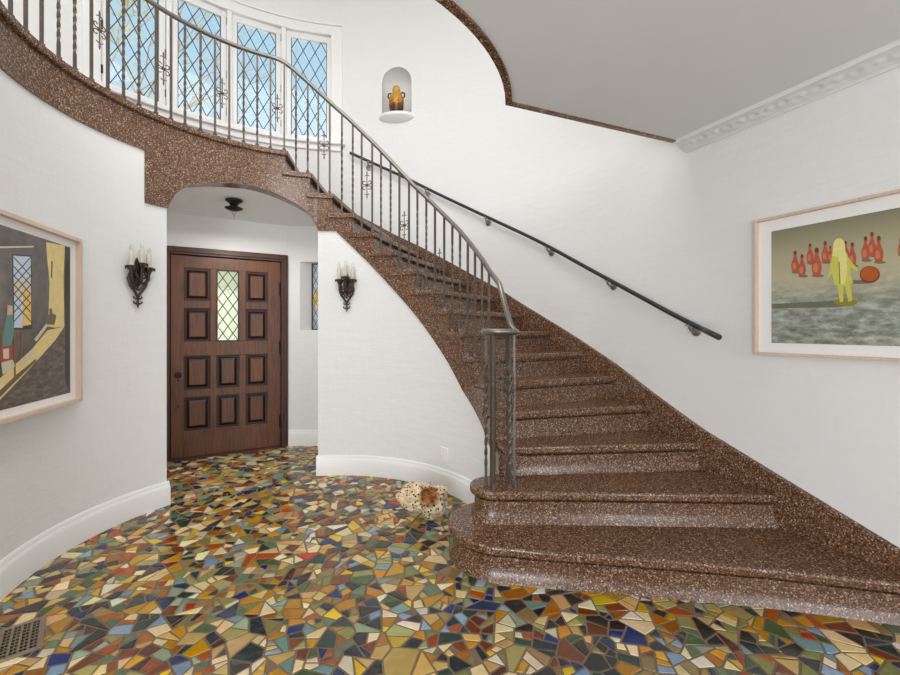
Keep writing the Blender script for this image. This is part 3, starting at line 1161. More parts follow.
wall2 = [RW(1.35, .025), RW(0.60, .025)]
s2 = dict(cx=.262, cy=2.588, r=.143, front=[(.6, 2.442), (1.18, 2.424), (1.84, 2.402)], back=[RW(0.75, .025), (.36, 2.86)])
s1 = dict(cx=.305, cy=2.50, r=.315, front=[(.45, 2.152), (.767, 2.108), (1.15, 2.052), (1.527, 1.987), (1.968, 1.880), (2.10, 1.845)], back=[RW(1.0, .025), (.42, 2.84)])
for n, sd in ((2, s2), (1, s1)):
    b = MB(); b.prism(round_step(ins=0, **sd), HN[n] - TT, HN[n])
    b.build('tread', M['terr'], st, bevel=.012)
    v, f = [], []
    zt, zb = HN[n] - TT, HN[n - 1]
    lev = [(0, .056), (.10, .056), (.14, .030), (.45, .028), (.62, .025), (.78, .018), (.9, .010), (1, .004)]
    for k_, o_ in lev:
        ol = round_step(ins=o_, **sd)
        m_ = len(ol)
        v += [(*p_, zt + (zb - zt) * k_) for p_ in ol]
    for q in range(len(lev) - 1):
        f += [(m_ * q + e0, m_ * q + (e0 + 1) % m_, m_ * q + m_ + (e0 + 1) % m_, m_ * q + m_ + e0) for e0 in range(m_)]
    f += [tuple(range(m_)), tuple(range(m_ * len(lev) - m_, m_ * len(lev)))]
    b = MB(); b.add(v, f)
    b.build('riser', M['terr'], st, smooth=30)
# landing
b = MB()
t_in, t_out = arange(TI[16], END, 2), arange(END, TO[16], 2)
b.prism([P(1.258, x) for x in t_in] + [P(RO - .005, x) for x in t_out], TOP - TT, TOP)
b.build('landing', M['terr'], st, bevel=.010)
b = MB()
a, c = Vector(P(1.29, TI[16])), Vector(P(RSK, TO[16]))
dv = (c - a).normalized(); back = Vector((dv.y, -dv.x))
if back.dot(Vector(P(1.29, TI[16] + 5)) - a) < 0:
    back = -back
b.prism([tuple(a + back * .024), tuple(c + back * .024), tuple(c + back * .06), tuple(a + back * .06)], HN[15] - .02, TOP - TT)
b.build('riser', M['terr'], st)
# fascia (string) towards the hall
b = MB()
RF0, RF1 = 1.286, 1.42
t = arange(LED, END, 2); b.strip(*ring(RF0, RF1, t), SLAB, TOP - TT)
t = arange(A1, LED, 1); b.strip(*ring(RF0, RF1, t), SPL, TOP - TT)
lims = [(n, TI[n] + .9, TI[n + 1] + .9) for n in range(3, 16)] + [(16, TI[16] + .9, A1)]
for n, ta, tb in lims:
    t = [ta] + [x for x in sorted(set([q for q, _ in ARCH] + [q for q, _ in STR] + list(np.arange(10, 150, 1.0)))) if ta < x < tb] + [tb]
    bot = [min(arch_h(x) if x >= A0 else str_h(x), HN[n] - TT - .01) for x in t]
    b.strip(*ring(RF0, RF1, t), bot, HN[n] - TT)
b.build('fascia', M['terr'], st, smooth=25)
# skirting on the outer wall
b = MB()
t = arange(-40, 112, 1.0)
hk = sorted(TO.keys())
xs_ = [TO[k] for k in hk]; ys_ = [HN[k] for k in hk]
off = lambda d: float(np.interp(d, [6, 15, 28, 43, 53, 61, 75, 82, 104], [.080, .092, .080, .092, .105, .092, .085, .06, .04]))
A_, B_, lo_, hi_ = [], [], [], []
for x in t:
    if x < -28.5:
        continue
    if x < 6:
        y = PO(RSK, x)[1]
        top = max(HN[3] + .080 - .407 * (PO(RSK, 6)[1] - y), .06)
    else:
        top = float(np.interp(x, xs_, ys_)) + off(x)
    A_.append(PO(RSK, x)); B_.append(PO(RO, x)); hi_.append(top); lo_.append(max(0, top - .55))
b.strip(A_, B_, lo_, hi_)
b.build('skirting', M['terr'], st, smooth=30, bevel=.006)

# ------------------------------------------------------------------ stair railing
RB = 1.29
rail_px = [(292, 68), (309, 83), (327, 99.7), (350, 120), (379, 148.5), (410, 181.7), (425.6, 196.7), (443, 214), (460, 231), (469, 242), (480, 256.7), (489, 270)]
rt = sorted(on(x, y, RB) for x, y in rail_px)
RL = 3.640
rt = rt + [(113, RL), (END, RL)]
rth, rh = [a for a, _ in rt], [h for _, h in rt]


def rail_h(d):
    return float(np.interp(d, rth, rh))


rg = empty('stair_railing', (P(RB, 90)[0], P(RB, 90)[1], 1.3))
tag(rg, 'wrought iron stair railing with twisted balusters curving down to a spiral newel', 'railing')
NWX, NWY = 0.300, 2.590
ths = arange(END, rth[0], 1.5)
hh = np.array([rail_h(x) for x in ths])
for _ in range(2):
    hh[1:-1] = (hh[:-2] + 2 * hh[1:-1] + hh[2:]) / 4
pts = [(*P(RB, x), h) for x, h in zip(ths, hh)]
# easing down to the newel ring and round it
pts += [(.315, 2.74, 1.585), (.332, 2.69, 1.50), (.350, 2.64, 1.40), (.370, 2.605, 1.32)]
for a in np.linspace(10, -350, 30):
    rr = .098 if a > -200 else .098 - .02 * (-200 - a) / 150
    pts.append((NWX + rr * math.cos(math.radians(a)), NWY + rr * math.sin(math.radians(a)), 1.285))
b = MB(); b.tube(pts, .0175, 10)
b.build('handrail', M['rail'], rg, smooth=60)
b = MB(); b.lathe([(0.0, 0), (.09, 0), (.10, .006), (.09, .012), (0, .012)], (NWX, NWY, 1.262), 28)
b.build('newel_plate', M['rail'], rg, smooth=40)


def baluster(x, y, z0, z1, twist, ang, s=.0068):
    b = MB()
    n = 44 if twist else 8
    v, f = [], []
    for i in range(n + 1):
        k = i / n
        a = ang
        if twist:
            a += (0 if k < .12 else (k - .12) / .70 if k < .82 else 1.0) * PI * 5
        for q in range(4):
            t_ = a + PI / 4 + q * PI / 2
            rr = s * 1.414
            v.append((x + rr * math.cos(t_), y + rr * math.sin(t_), z0 + (z1 - z0) * k))
    for i in range(n):
        for q in range(4):
            q2 = (q + 1) % 4
            f.append((4 * i + q, 4 * i + q2, 4 * i + 4 + q2, 4 * i + 4 + q))
    f += [(3, 2, 1, 0), (4 * n, 4 * n + 1, 4 * n + 2, 4 * n + 3)]
    b.add(v, f)
    b.box((x - .011, y - .011, z0 - .002), (x + .011, y + .011, z0 + .022))
    return b.build('baluster', M['iron'], rg)


def curl(c0, r0, a0, a1, shrink, n=16):
    return [(c0[0] + (r0 * (1 - shrink * i / n)) * math.cos(a0 + (a1 - a0) * i / n), c0[1] + (r0 * (1 - shrink * i / n)) * math.sin(a0 + (a1 - a0) * i / n)) for i in range(n + 1)]


def ornament(x, y, z, ang, name='scroll_ornament', sc=1.0):
    """vertical spear with two pairs of C scrolls, in the plane tangent at angle ang"""
    tx, ty = math.cos(ang), math.sin(ang)
    T = lambda p: (x + tx * p[0] * sc, y + ty * p[0] * sc, z + p[1] * sc)
    b = MB()
    b.tube([T((0, u)) for u in (-.125, -.11, -.09, .09, .11, .128)], [.001 * sc, .006 * sc, .0042 * sc, .0042 * sc, .006 * sc, .001 * sc], 6)
    for sgn in (-1, 1):
        for cz, fl in ((.026, 1), (-.026, -1)):
            a0 = math.atan2(-cz, -sgn * .024)
            pts_ = curl((sgn * .024, cz), .021, a0, a0 + (1.7 * PI if (sgn > 0) == (fl > 0) else -1.7 * PI), .62)
            b.tube([T((0, 0))] + [T(p) for p in pts_], .0036 * sc, 5)
        for cz in (.085, -.085):
            b.tube([T((0, cz)), T((sgn * .012, cz + .003)), T((sgn * .022, cz - .004 if cz > 0 else cz + .008))], .0035 * sc, 5)
    b.tube([T((-.012, 0)), T((.012, 0))], .007 * sc, 6)
    return b.build(name, M['iron'], rg, smooth=60)


bal_px = [25.7, 41.6, 58.6, 74.8, 91.4, 107.7, 123.5, 139, 156, 171, 185, 200.6, 215, 229.3, 243.7, 257.3, 270.5, 284.2, 296, 307.8, 318.3, 329.7, 341.9, 352.8,
          361.7, 372.2, 381, 390.6, 399.4, 409, 417.4, 426.3, 435, 444.2, 452.3, 460, 467.8, 475, 482, 489]
bth = [193.2 + 4.79 * k for k in range(4, 0, -1)] + [ray_circle(p_, RB)[0] for p_ in bal_px]


def tread_at(d):
    n = max(k for k in TI if TI[k] <= d + .3)
    return HN[n]


for i, d in enumerate(bth):
    k = i - 4
    x, y = P(RB, d)
    baluster(x, y, tread_at(d), rail_h(d) - .008, k % 4 in (2, 3), math.radians(d))
    if k % 4 == 0 and i + 1 < len(bth):
        dm = (d + bth[i + 1]) / 2
        x, y = P(RB, dm)
        ornament(x, y, rail_h(dm) - .43, math.radians(dm + 90))
for i, a in enumerate((190, 240, 305, 350, 50, 120)):
    x, y = NWX + .086 * math.cos(math.radians(a)), NWY + .086 * math.sin(math.radians(a))
    baluster(x, y, HN[2], 1.266, i % 2 == 0, math.radians(a), .0072).name = 'newel_bar'
for a in (215, 272, 328, 85):
    ornament(NWX + .084 * math.cos(math.radians(a)), NWY + .084 * math.sin(math.radians(a)), .99 if a < 300 else .93, math.radians(a + 90), sc=.9)

# ------------------------------------------------------------------ wall handrail
wr_px = [(350, 152.7), (376, 164.5), (401.5, 175.8), (428, 189), (440, 195), (485, 216), (540, 241.7), (600, 275), (640, 296.5), (680, 318.3), (719, 337.3)]
ROF = RO - .075


def wall_pt(px, py, offs=.075):
    d, z = ray_circle(px, RO - offs)
    k = (px - 450) / F
    if d < TD:
        q0 = RW(0, offs)
        # k*z = q0x + d0x*t ; z = q0y + d0y*t
        t_ = (k * q0[1] - q0[0]) / (d0[0] - k * d0[1])
        z = q0[1] + d0[1] * t_
        return (k * z, z, EYE + (HZ - py) * z / F), (-n0[0], -n0[1])
    a = math.radians(d)
    return (k * z, z, EYE + (HZ - py) * z / F), (-math.cos(a), -math.sin(a))


hr = empty('wall_handrail', (1.2, 3.9, 1.5))
tag(hr, 'slim dark iron handrail on brackets along the white wall above the steps', 'handrail')
raw = [wall_pt(*p_)[0] for p_ in wr_px]
px_f = np.linspace(350, 719, 60)
py_f = np.interp(px_f, [p_[0] for p_ in wr_px], [p_[1] for p_ in wr_px])
for _ in range(6):
    py_f[1:-1] = (py_f[:-2] + 2 * py_f[1:-1] + py_f[2:]) / 4
pts = [wall_pt(a, c)[0] for a, c in zip(px_f, py_f)]
b = MB(); b.tube(pts, .0165, 12)
b.build('rail_bar', M['darkrail'], hr, smooth=60)
for bx in (368, 425.6, 485.5, 547, 607, 689):
    by = float(np.interp(bx, px_f, py_f))
    q, nn = wall_pt(bx, by)
    q = Vector(q); nn = Vector((nn[0], nn[1], 0))
    wp = q - nn * .075 + Vector((0, 0, -.055))
    b = MB()
    b.tube([wp - nn * .004, wp + nn * .008, wp + nn * .014], [.036, .036, .026], 18)
    b.tube([wp + nn * .01, wp + nn * .045 + Vector((0, 0, -.004)), wp + nn * .070 + Vector((0, 0, .016)), q + Vector((0, 0, -.014))], .009, 10)
    b.box((q.x - .018, q.y - .018, q.z - .020), (q.x + .018, q.y + .018, q.z - .013))
    b.build('bracket', M['steel'], hr, smooth=50)

# ------------------------------------------------------------------ pictures


def plane_map(o, du, dn):
    """returns px->local (s, h) mapping on a vertical picture plane through o with direction du"""
    def f_(px, py):
        k = (px - 450) / F
        t_ = (k * o[1] - o[0]) / (du[0] - k * du[1])
        z = o[1] + du[1] * t_
        return t_, EYE + (HZ - py) * z / F
    return f_


def picture(name, o, du, dn, width, z0, z1, border, fw, depth, label, print_mats, polys):
    """o: front corner at the end seen first, du along the picture, dn out of the wall"""
    rec = depth - .012
    e_ = empty(name, (o[0] - dn[0] * depth, o[1] - dn[1] * depth, z0))
    tag(e_, label, 'picture')
    mt = Matrix(((du[0], dn[0], 0, o[0]), (du[1], dn[1], 0, o[1]), (0, 0, 1, 0), (0, 0, 0, 1)))
    b = MB()
    for q in ((0, fw, z0, z1), (width - fw, width, z0, z1), (fw, width - fw, z0, z0 + fw), (fw, width - fw, z1 - fw, z1)):
        b.box((q[0], -depth, q[2]), (q[1], 0, q[3]), mat=mt)
    b.build('picture_frame', M['ash'], e_, bevel=.002)
    b = MB(); b.box((fw * .5, -depth, z0 + fw * .5), (width - fw * .5, -rec, z1 - fw * .5), mat=mt)
    b.build('mat_board', M['mat'], e_)
    bx = border
    b = MB()
    a0, a1, h0, h1 = bx[0], width - bx[0], z0 + bx[1], z1 - bx[2]
    b.box((a0, -rec, h0), (a1, -rec + .0015, h1), 0, mt)
    lay = 0
    for pl, mi in polys:
        lay += 1
        pl = [(min(max(s_, a0), a1), min(max(h_, h0), h1)) for s_, h_ in pl]
        y_ = -rec + .0015 + .00004 * lay
        b.add([mt @ Vector((s_, y_, h_)) for s_, h_ in pl], [tuple(range(len(pl)))], mi)
    b.build('art_print', print_mats, e_)
    return e_


def printed(name, rgb, var=.15, scale=40, rough=.35):
    return simple(name, rgb, rough, 0, .4, var, scale)


# right: toy figure and red pins
oR, duR, dnR = (1.789, 2.526), d0, (-n0[0], -n0[1])
pm = plane_map(oR, duR, dnR)
Z = lambda x, y: pm(740 + x / 3.553, 180 + y / 3.553)
k = NT('print_rocky_ground')
sp = k.n('SeparateXYZ')
k.l(k.coord(), sp.inputs[0])
nz = k.n('TexNoise', Scale=14.0, Detail=8.0, Roughness=.7)
k.l(k.coord((1, 1, 2.4)), nz.inputs['Vector'])
nz2 = k.n('TexNoise', Scale=5.0, Detail=5.0)
k.l(k.coord((1, 1, 1.5)), nz2.inputs['Vector'])
rock = k.ramp(nz.outputs['Fac'], [(.30, lin(84, 90, 84)), (.48, lin(140, 145, 134)), (.62, lin(182, 186, 176)), (.75, lin(214, 216, 206))])
sky_ = k.ramp(sp.outputs[2], [(.40, lin(188, 180, 150)), (.55, lin(172, 166, 136)), (.72, lin(126, 124, 98))])
mk = k.n('MapRange')
mk.inputs['From Min'].default_value = .44
mk.inputs['From Max'].default_value = .26
k.l(k.math('ADD', sp.outputs[2], k.math('MULTIPLY', k.math('SUBTRACT', nz2.outputs['Fac'], .5), .16)), mk.inputs['Value'])
k.set(k.mix(mk.outputs[0], sky_, rock), .4, 0, .4)
pR = [k.m, printed('print_red_pin', (182, 90, 66)), printed('print_dark_red', (132, 56, 44)), printed('print_yellow', (206, 200, 92)), printed('print_pale_yellow', (228, 220, 140)),
      printed('print_olive', (140, 134, 48)), printed('print_orange_ball', (178, 92, 40)), printed('print_shadow', (112, 112, 92)), printed('print_light', (204, 124, 88))]
pin = [(-.5, 0), (-.62, .12), (-.72, .28), (-.62, .48), (-.34, .64), (-.24, .74), (-.32, .86), (-.26, .96), (0, 1.0), (.26, .96), (.32, .86), (.24, .74), (.34, .64), (.62, .48), (.72, .28), (.62, .12), (.5, 0)]
polys = []


def ell(cx_, cy_, rx, ry, n=28):
    return [Z(cx_ + rx * math.cos(2 * PI * i / n), cy_ + ry * math.sin(2 * PI * i / n)) for i in range(n)]


polys.append(([Z(108, 440), Z(330, 428), Z(400, 446), Z(330, 452), Z(108, 456)], 7))
polys.append((ell(410, 362, 60, 7), 7))
for x, yt, yb in [(463, 182, 268), (440, 198, 285), (565, 205, 265), (487, 196, 292), (297, 215, 292), (243, 224, 295), (315, 232, 290), (370, 215, 280), (190, 250, 327), (393, 220, 305), (267, 238, 340), (215, 262, 341),
                  (600, 190, 270), (640, 205, 290), (690, 185, 280)]:
    wd = (yb - yt) * .245
    polys.append((ell(x + 4, yb, wd * .9, 5, 14), 7))
    polys.append(([Z(x + a_ * wd, yb - c_ * (yb - yt)) for a_, c_ in pin], 1))
    polys.append(([Z(x + a_ * wd * .55, yb - (.70 + .3 * c_) * (yb - yt)) for a_, c_ in pin[4:13] if 1] if False else ell(x, yt + (yb - yt) * .10, wd * .30, (yb - yt) * .09, 12), 2))
    polys.append((ell(x - wd * .15, yb - (yb - yt) * .28, wd * .35, (yb - yt) * .17, 14), 8))
polys.append((ell(456, 335, 36, 30), 2)); polys.append((ell(455, 333, 32, 26), 6))
polys.append((ell(370, 434, 42, 14), 5))
polys += [([Z(340, 370), Z(362, 370), Z(362, 432), Z(350, 434)], 3), ([Z(366, 370), Z(388, 370), Z(394, 428), Z(380, 432)], 3),
          ([Z(318, 275), Z(312, 330), Z(304, 345), Z(310, 348), Z(326, 320)], 3), ([Z(372, 262), Z(392, 292), Z(416, 318), Z(410, 326), Z(384, 308)], 3),
          ([Z(320, 262), Z(345, 252), Z(375, 258), Z(386, 300), Z(388, 335), Z(398, 366), Z(366, 378), Z(330, 372), Z(322, 330)], 3),
          ([Z(345, 262), Z(372, 262), Z(376, 330), Z(366, 370), Z(350, 368), Z(346, 320)], 4),
          (ell(347, 234, 21, 28), 4), ([Z(326, 238), Z(368, 236), Z(372, 268), Z(350, 276), Z(322, 268)], 4), ([Z(345, 290), Z(349, 290), Z(352, 370), Z(348, 370)], 5)]
picture('bowling_picture', (oR[0] + dnR[0] * .012, oR[1] + dnR[1] * .012), duR, dnR, 1.10, 1.151, 1.936, (.0816, .070, .079), .014, .042,
        'framed print of a yellow toy figure among red pins on the right wall', pR, polys)

# left: dim room with leaded window and yellow light
oL = (-2.22, 2.60)
duL = Vector((.302, -1)).normalized(); dnL = (-duL.y, duL.x)
duL = (duL.x, duL.y)
pmL = plane_map(oL, duL, dnL)
Q = lambda x, y: pmL(x / 2.647, 200 + y / 2.647)
kb = NT('print_dim_room')
nz = kb.n('TexNoise', Scale=10.0, Detail=6.0, Roughness=.6)
kb.l(kb.coord((1, 1, 1)), nz.inputs['Vector'])
kb.set(kb.ramp(nz.outputs['Fac'], [(.3, lin(62, 52, 46)), (.55, lin(92, 82, 74)), (.75, lin(112, 98, 86))]), .3, 0, .45)
kf = NT('print_rug_floor')
nz = kf.n('TexNoise', Scale=16.0, Detail=8.0, Roughness=.75)
kf.l(kf.coord((1, 1, 3)), nz.inputs['Vector'])
kf.set(kf.ramp(nz.outputs['Fac'], [(.35, lin(52, 46, 42)), (.52, lin(96, 82, 70)), (.7, lin(150, 128, 106))]), .3, 0, .45)
pL = [kb.m, kf.m, printed('print_cream_light', (226, 204, 136), .2, 20), printed('print_dark_brown', (52, 34, 28), .3), printed('print_pane_blue', (196, 208, 224), .1),
      printed('print_pane_yellow', (232, 196, 96), .2), printed('print_lead', (32, 30, 34)), printed('print_olive_shadow', (104, 92, 56)), printed('print_teal', (92, 136, 128)), printed('print_red', (160, 66, 54)),
      printed('print_skin', (206, 170, 140)), printed('print_tan_wood', (128, 88, 52)), printed('print_pale_plank', (208, 198, 170), .1)]
polys = [([Q(-110, 640), Q(0, 560), Q(165, 372), Q(186, 345), Q(197, 340), Q(197, 515), Q(0, 560), Q(-110, 600)][1:6] + [Q(197, 520), Q(0, 570)], 1),
         ([Q(137, 112), Q(186, 122), Q(182, 200), Q(184, 335), Q(158, 338), Q(142, 335), Q(146, 220), Q(140, 160)], 2),
         ([Q(150, 160), Q(154, 165), Q(153, 210), Q(149, 205)], 7),
         ([Q(185, 125), Q(198, 127), Q(198, 515), Q(186, 480), Q(186, 330)], 3),
         ([Q(-120, 620), Q(-60, 540), Q(0, 488), Q(60, 432), Q(100, 395), Q(140, 345), Q(184, 335), Q(160, 372), Q(100, 440), Q(0, 548), Q(-120, 680)], 2),
         ([Q(-120, 640), Q(0, 520), Q(60, 462), Q(110, 420), Q(112, 426), Q(50, 488), Q(0, 540), Q(-120, 670)], 7),
         ([Q(48, 144), Q(99, 147), Q(101, 342), Q(52, 344)], 6),
         ([Q(52, 148), Q(97, 151), Q(97, 215), Q(53, 215)], 4), ([Q(53, 215), Q(97, 215), Q(98, 250), Q(54, 252)], 12), ([Q(54, 252), Q(98, 240), Q(98, 330), Q(54, 338)], 5), ([Q(54, 252), Q(76, 250), Q(76, 338), Q(54, 338)], 4)]
for i in range(-3, 9):
    for sg_ in (1, -1):
        pa, pb = (53, 150 + i * 24 + (0 if sg_ > 0 else 50)), (97, 150 + i * 24 + (50 if sg_ > 0 else 0))
        if 146 < min(pa[1], pb[1]) and max(pa[1], pb[1]) < 342:
            polys.append(([Q(pa[0], pa[1]), Q(pb[0], pb[1]), Q(pb[0], pb[1] + 4), Q(pa[0], pa[1] + 4)], 6))
polys += [([Q(105, 370), Q(145, 315), Q(152, 318), Q(112, 374)], 12), ([Q(70, 425), Q(108, 390), Q(112, 398), Q(76, 440)], 12),
          ([Q(145, 288), Q(151, 286), Q(153, 300), Q(162, 305), Q(162, 312), Q(158, 330), Q(138, 330), Q(136, 310), Q(145, 302)], 7),
          ([Q(14, 345), Q(78, 343), Q(78, 350), Q(14, 352)], 11), ([Q(52, 350), Q(58, 350), Q(58, 470), Q(53, 470)], 11), ([Q(20, 350), Q(26, 350), Q(24, 420), Q(18, 420)], 11), ([Q(72, 350), Q(76, 350), Q(74, 420), Q(70, 420)], 11),
          ([Q(34, 300), Q(50, 300), Q(54, 350), Q(46, 385), Q(26, 392), Q(24, 360)], 8), ([Q(36, 278), Q(50, 280), Q(50, 304), Q(36, 304)], 10),
          ([Q(18, 388), Q(48, 384), Q(52, 420), Q(30, 440), Q(16, 425)], 9), ([Q(24, 395), Q(40, 392), Q(40, 420), Q(26, 420)], 12), ([Q(20, 430), Q(50, 422), Q(56, 440), Q(24, 462)], 12),
          ([Q(0, 428), Q(16, 420), Q(18, 470), Q(0, 484)], 3), ([Q(0, 124), Q(104, 122), Q(104, 126), Q(0, 129)], 12)]
picture('interior_picture', oL, duL, dnL, 1.0, .868, 1.84, (.084, .06, .063), .022, .038,
        'framed print of a dim room with leaded window and yellow light on the left wall', pL, polys)

# ------------------------------------------------------------------ wall sconces


def sconce(loc, ang, label):
    e_ = empty('wall_sconce', loc, ang)      # local +x out of the wall, y sideways, z up; base at the pendant tip
    tag(e_, label, 'sconce', 'candle sconces beside the arch')
    B = lambda b, n, m, p=e_, **kw: b.build(n, M[m], p, local=True, **kw)
    # pierced back plate
    b = MB()
    out = [(0, .085), (.022, .12), (.05, .165), (.062, .215), (.048, .262), (.03, .30), (.012, .335), (0, .35)]
    full = out + [(-y, z) for y, z in out[::-1][1:-1]]
    mt = Matrix(((0, 0, 1, .004), (1, 0, 0, 0), (0, 1, 0, 0), (0, 0, 0, 1)))
    b.prism([(y * .55, .05 + z * .86) for y, z in full], 0, .010, mat=mt)
    for sg_ in (1, -1):
        pts_ = [(.022, sg_ * y, z) for y, z in ((0, .075), (.02, .11), (.05, .15), (.066, .20), (.05, .25), (.025, .285), (0, .31))]
        b.tube(pts_, .0085, 6)
        b.tube([(.028, 0, .12), (.034, sg_ * .026, .16), (.034, sg_ * .010, .20), (.034, sg_ * -.02, .235), (.028, sg_ * -.012, .27)], .0055, 6)
        c_ = curl((sg_ * .034, .215), .022, 0, sg_ * 1.6 * PI, .65)
        b.tube([(.03, y, z) for y, z in c_], .005, 6)
        c_ = curl((sg_ * .022, .145), .016, PI / 2, PI / 2 - sg_ * 1.6 * PI, .6)
        b.tube([(.03, y, z) for y, z in c_], .0045, 6)
    b.lathe([(0, -.012), (.012, -.006), (.015, 0), (.012, .006), (0, .012)], (.034, 0, .20), 12)
    B(b, 'back_plate', 'bronze', smooth=50)
    b = MB()   # fleur pendant
    b.tube([(.02, 0, .10), (.02, 0, .06), (.02, 0, .03), (.02, 0, 0)], [.006, .006, .011, .002], 8)
    for sg_ in (1, -1):
        b.tube([(.02, 0, .035), (.02, sg_ * .016, .030), (.02, sg_ * .030, .040), (.02, sg_ * .026, .050)], [.006, .006, .005, .003], 6)
        b.tube([(.02, 0, .070), (.02, sg_ * .014, .064), (.02, sg_ * .028, .074), (.02, sg_ * .024, .084)], [.006, .006, .005, .003], 6)
    B(b, 'pendant_finial', 'bronze', smooth=50)
    for y, x, z in ((-.060, .046, .262), (0, .060, .286), (.060, .046, .262)):
        b = MB()
        b.tube([(.02, y * .15, .19), (x * .55, y * .55, .165), (x * .95, y * .95, .20), (x, y, z)], [.010, .010, .010, .009], 8)
        c_ = curl((0, 0), .02, -PI / 2, PI, .5)
        b.tube([(x * .7 + p_[0] * .6, y * .75 + p_[0] * (.5 if y >= 0 else -.5), .205 + p_[1]) for p_ in c_], .0045, 5)
        arm = B(b, 'arm', 'bronze', smooth=50)
        b = MB()
        prof = [(0, -.022), (.010, -.020), (.012, -.010), (.020, .004), (.028, .018), (.030, .026), (.026, .030), (.018, .028), (0, .028)]
        b.lathe(prof, (x, y, z - .004), 16)
        for q in range(8):
            a_ = q * PI / 4
            b.tube([(x + .024 * math.cos(a_), y + .024 * math.sin(a_), z + .012), (x + .034 * math.cos(a_), y + .034 * math.sin(a_), z + .018), (x + .035 * math.cos(a_), y + .035 * math.sin(a_), z + .000)], [.007, .006, .002], 5)
        B(b, 'drip_cup', 'bronze', smooth=50)
        b = MB()
        b.lathe([(0, 0), (.016, 0), (.0165, .05), (.016, .092), (.013, .096), (0, .096)], (x, y, z + .026), 16)
        cn = B(b, 'candle', 'candle', smooth=50)
        b = MB()
        b.lathe([(0, 0), (.006, .0), (.011, .012), (.0125, .022), (.009, .036), (.003, .050), (0, .054)], (x, y, z + .120), 12)
        B(b, 'bulb', 'bulb', cn, smooth=60)
    return e_


dl, _ = ray_circle(135.8, RI)
pl_ = P(RI - .001, dl)
sconce((pl_[0], pl_[1], 1.445), math.radians(dl + 180), 'dark bronze three candle sconce on the wall left of the arch')
d2, _ = ray_circle(347.3, RI)
pl_ = P(RI - .001, d2)
sconce((pl_[0], pl_[1], 1.452), math.radians(d2 + 180), 'dark bronze three candle sconce on the wall under the stairs')

# ------------------------------------------------------------------ vestibule ceiling lamp
lx, ly = -1.985, 3.95
u_l = (math.degrees(math.atan2(ly - CY, lx - CX)))
zc = 2.478
cl = empty('ceiling_lamp', (lx, ly, zc))
tag(cl, 'small black iron ceiling lamp in the vestibule behind the arch', 'lamp')
b = MB(); b.lathe([(0, .0), (.074, .0), (.072, -.012), (.045, -.03), (.03, -.05), (0, -.05)], (lx, ly, zc + .008), 28)
b.build('canopy', M['black'], cl, smooth=50)
b = MB(); b.lathe([(0, -.048), (.03, -.052), (.05, -.066), (.078, -.076), (.074, -.082), (.040, -.098), (0, -.102)], (lx, ly, zc + .008), 28)
b.build('shade', M['black'], cl, smooth=50)
b = MB(); b.lathe([(0, -.098), (.018, -.102), (.022, -.118), (.010, -.136), (.004, -.150), (.007, -.158), (0, -.166)], (lx, ly, zc + .008), 14)
b.build('glass_finial', M['bulb'], cl, smooth=60)
light('vestibule_lamp_light', 'AREA', (lx, ly, zc - .175), 6, (1.0, .96, .91), .16, .16, (lx, ly, 0))

# ------------------------------------------------------------------ niche jar
jc = mid - outd * .02
jar = empty('lidded_jar', (jc.x, jc.y, NB + .005))
tag(jar, 'gold and brown lidded jar standing in the arched wall niche', 'jar')
kj = NT('gilt_jar_glaze')
sp = kj.n('SeparateXYZ'); kj.l(kj.coord(), sp.inputs[0])
nz = kj.n('TexNoise', Scale=34.0, Detail=5.0); kj.l(kj.coord(), nz.inputs['Vector'])
f_ = kj.math('ADD', kj.math('MULTIPLY', sp.outputs[2], 3.4), kj.math('MULTIPLY', kj.math('SUBTRACT', nz.outputs['Fac'], .5), .9))
kj.set(kj.ramp(f_, [(.12, lin(62, 38, 24)), (.34, lin(120, 78, 34)), (.5, lin(196, 142, 52)), (.8, lin(214, 166, 74))]), .35, .45, .5)
b = MB(); b.lathe([(0, 0), (.072, 0), (.079, .014), (.078, .05), (.086, .11), (.088, .16), (.080, .205), (.062, .236), (.046, .250), (.040, .262), (.043, .272), (0, .272)], (jc.x, jc.y, NB + .005), 32)
b.build('jar_body', kj.m, jar, smooth=60)
b = MB(); b.lathe([(0, 0), (.046, .0), (.048, .008), (.044, .030), (.040, .050), (.026, .058), (.014, .062), (.012, .070), (0, .074)], (jc.x, jc.y, NB + .276), 24)
b.build('jar_lid', simple('gilt_lid', (206, 158, 78), .35, .3, var=.3), jar, smooth=60)
dgl = simple('dark_glaze', (70, 46, 28), .35, .2, var=.3)
for sg_ in (1, -1):
    b = MB()
    b.tube([Vector((jc.x, jc.y, NB)) + tand * sg_ * x_ + Vector((0, 0, z_)) for x_, z_ in ((.052, .246), (.074, .262), (.096, .250), (.100, .222), (.086, .200))], .009, 8)
    b.build('jar_handle', dgl, jar, smooth=60)

# ------------------------------------------------------------------ porous stone on the floor
rk = MB()
import bmesh
bm = bmesh.new()
bmesh.ops.create_icosphere(bm, subdivisions=6, radius=1.0)
rx, ry = -0.172, 2.985
outl = [(115, 405), (150, 365), (230, 318), (300, 330), (370, 345), (440, 340), (470, 380), (448, 440), (452, 500), (420, 545), (370, 562), (318, 555), (298, 512), (240, 508), (190, 492), (150, 462)]
oc_ = (312, 432)
pol = sorted((math.atan2(-(y - oc_[1]), x - oc_[0]), math.hypot(x - oc_[0], y - oc_[1]) / 6.75 / F * 2.93) for x, y in outl)
pa = [p_[0] for p_ in pol]; pr_ = [p_[1] for p_ in pol]
pa = [pa[-1] - 2 * PI] + pa + [pa[0] + 2 * PI]; pr_ = [pr_[-1]] + pr_ + [pr_[0]]
tl = math.radians(25)
UU, VV = Vector((0, math.sin(tl), math.cos(tl))), Vector((0, math.cos(tl), -math.sin(tl)))
zmin = 0
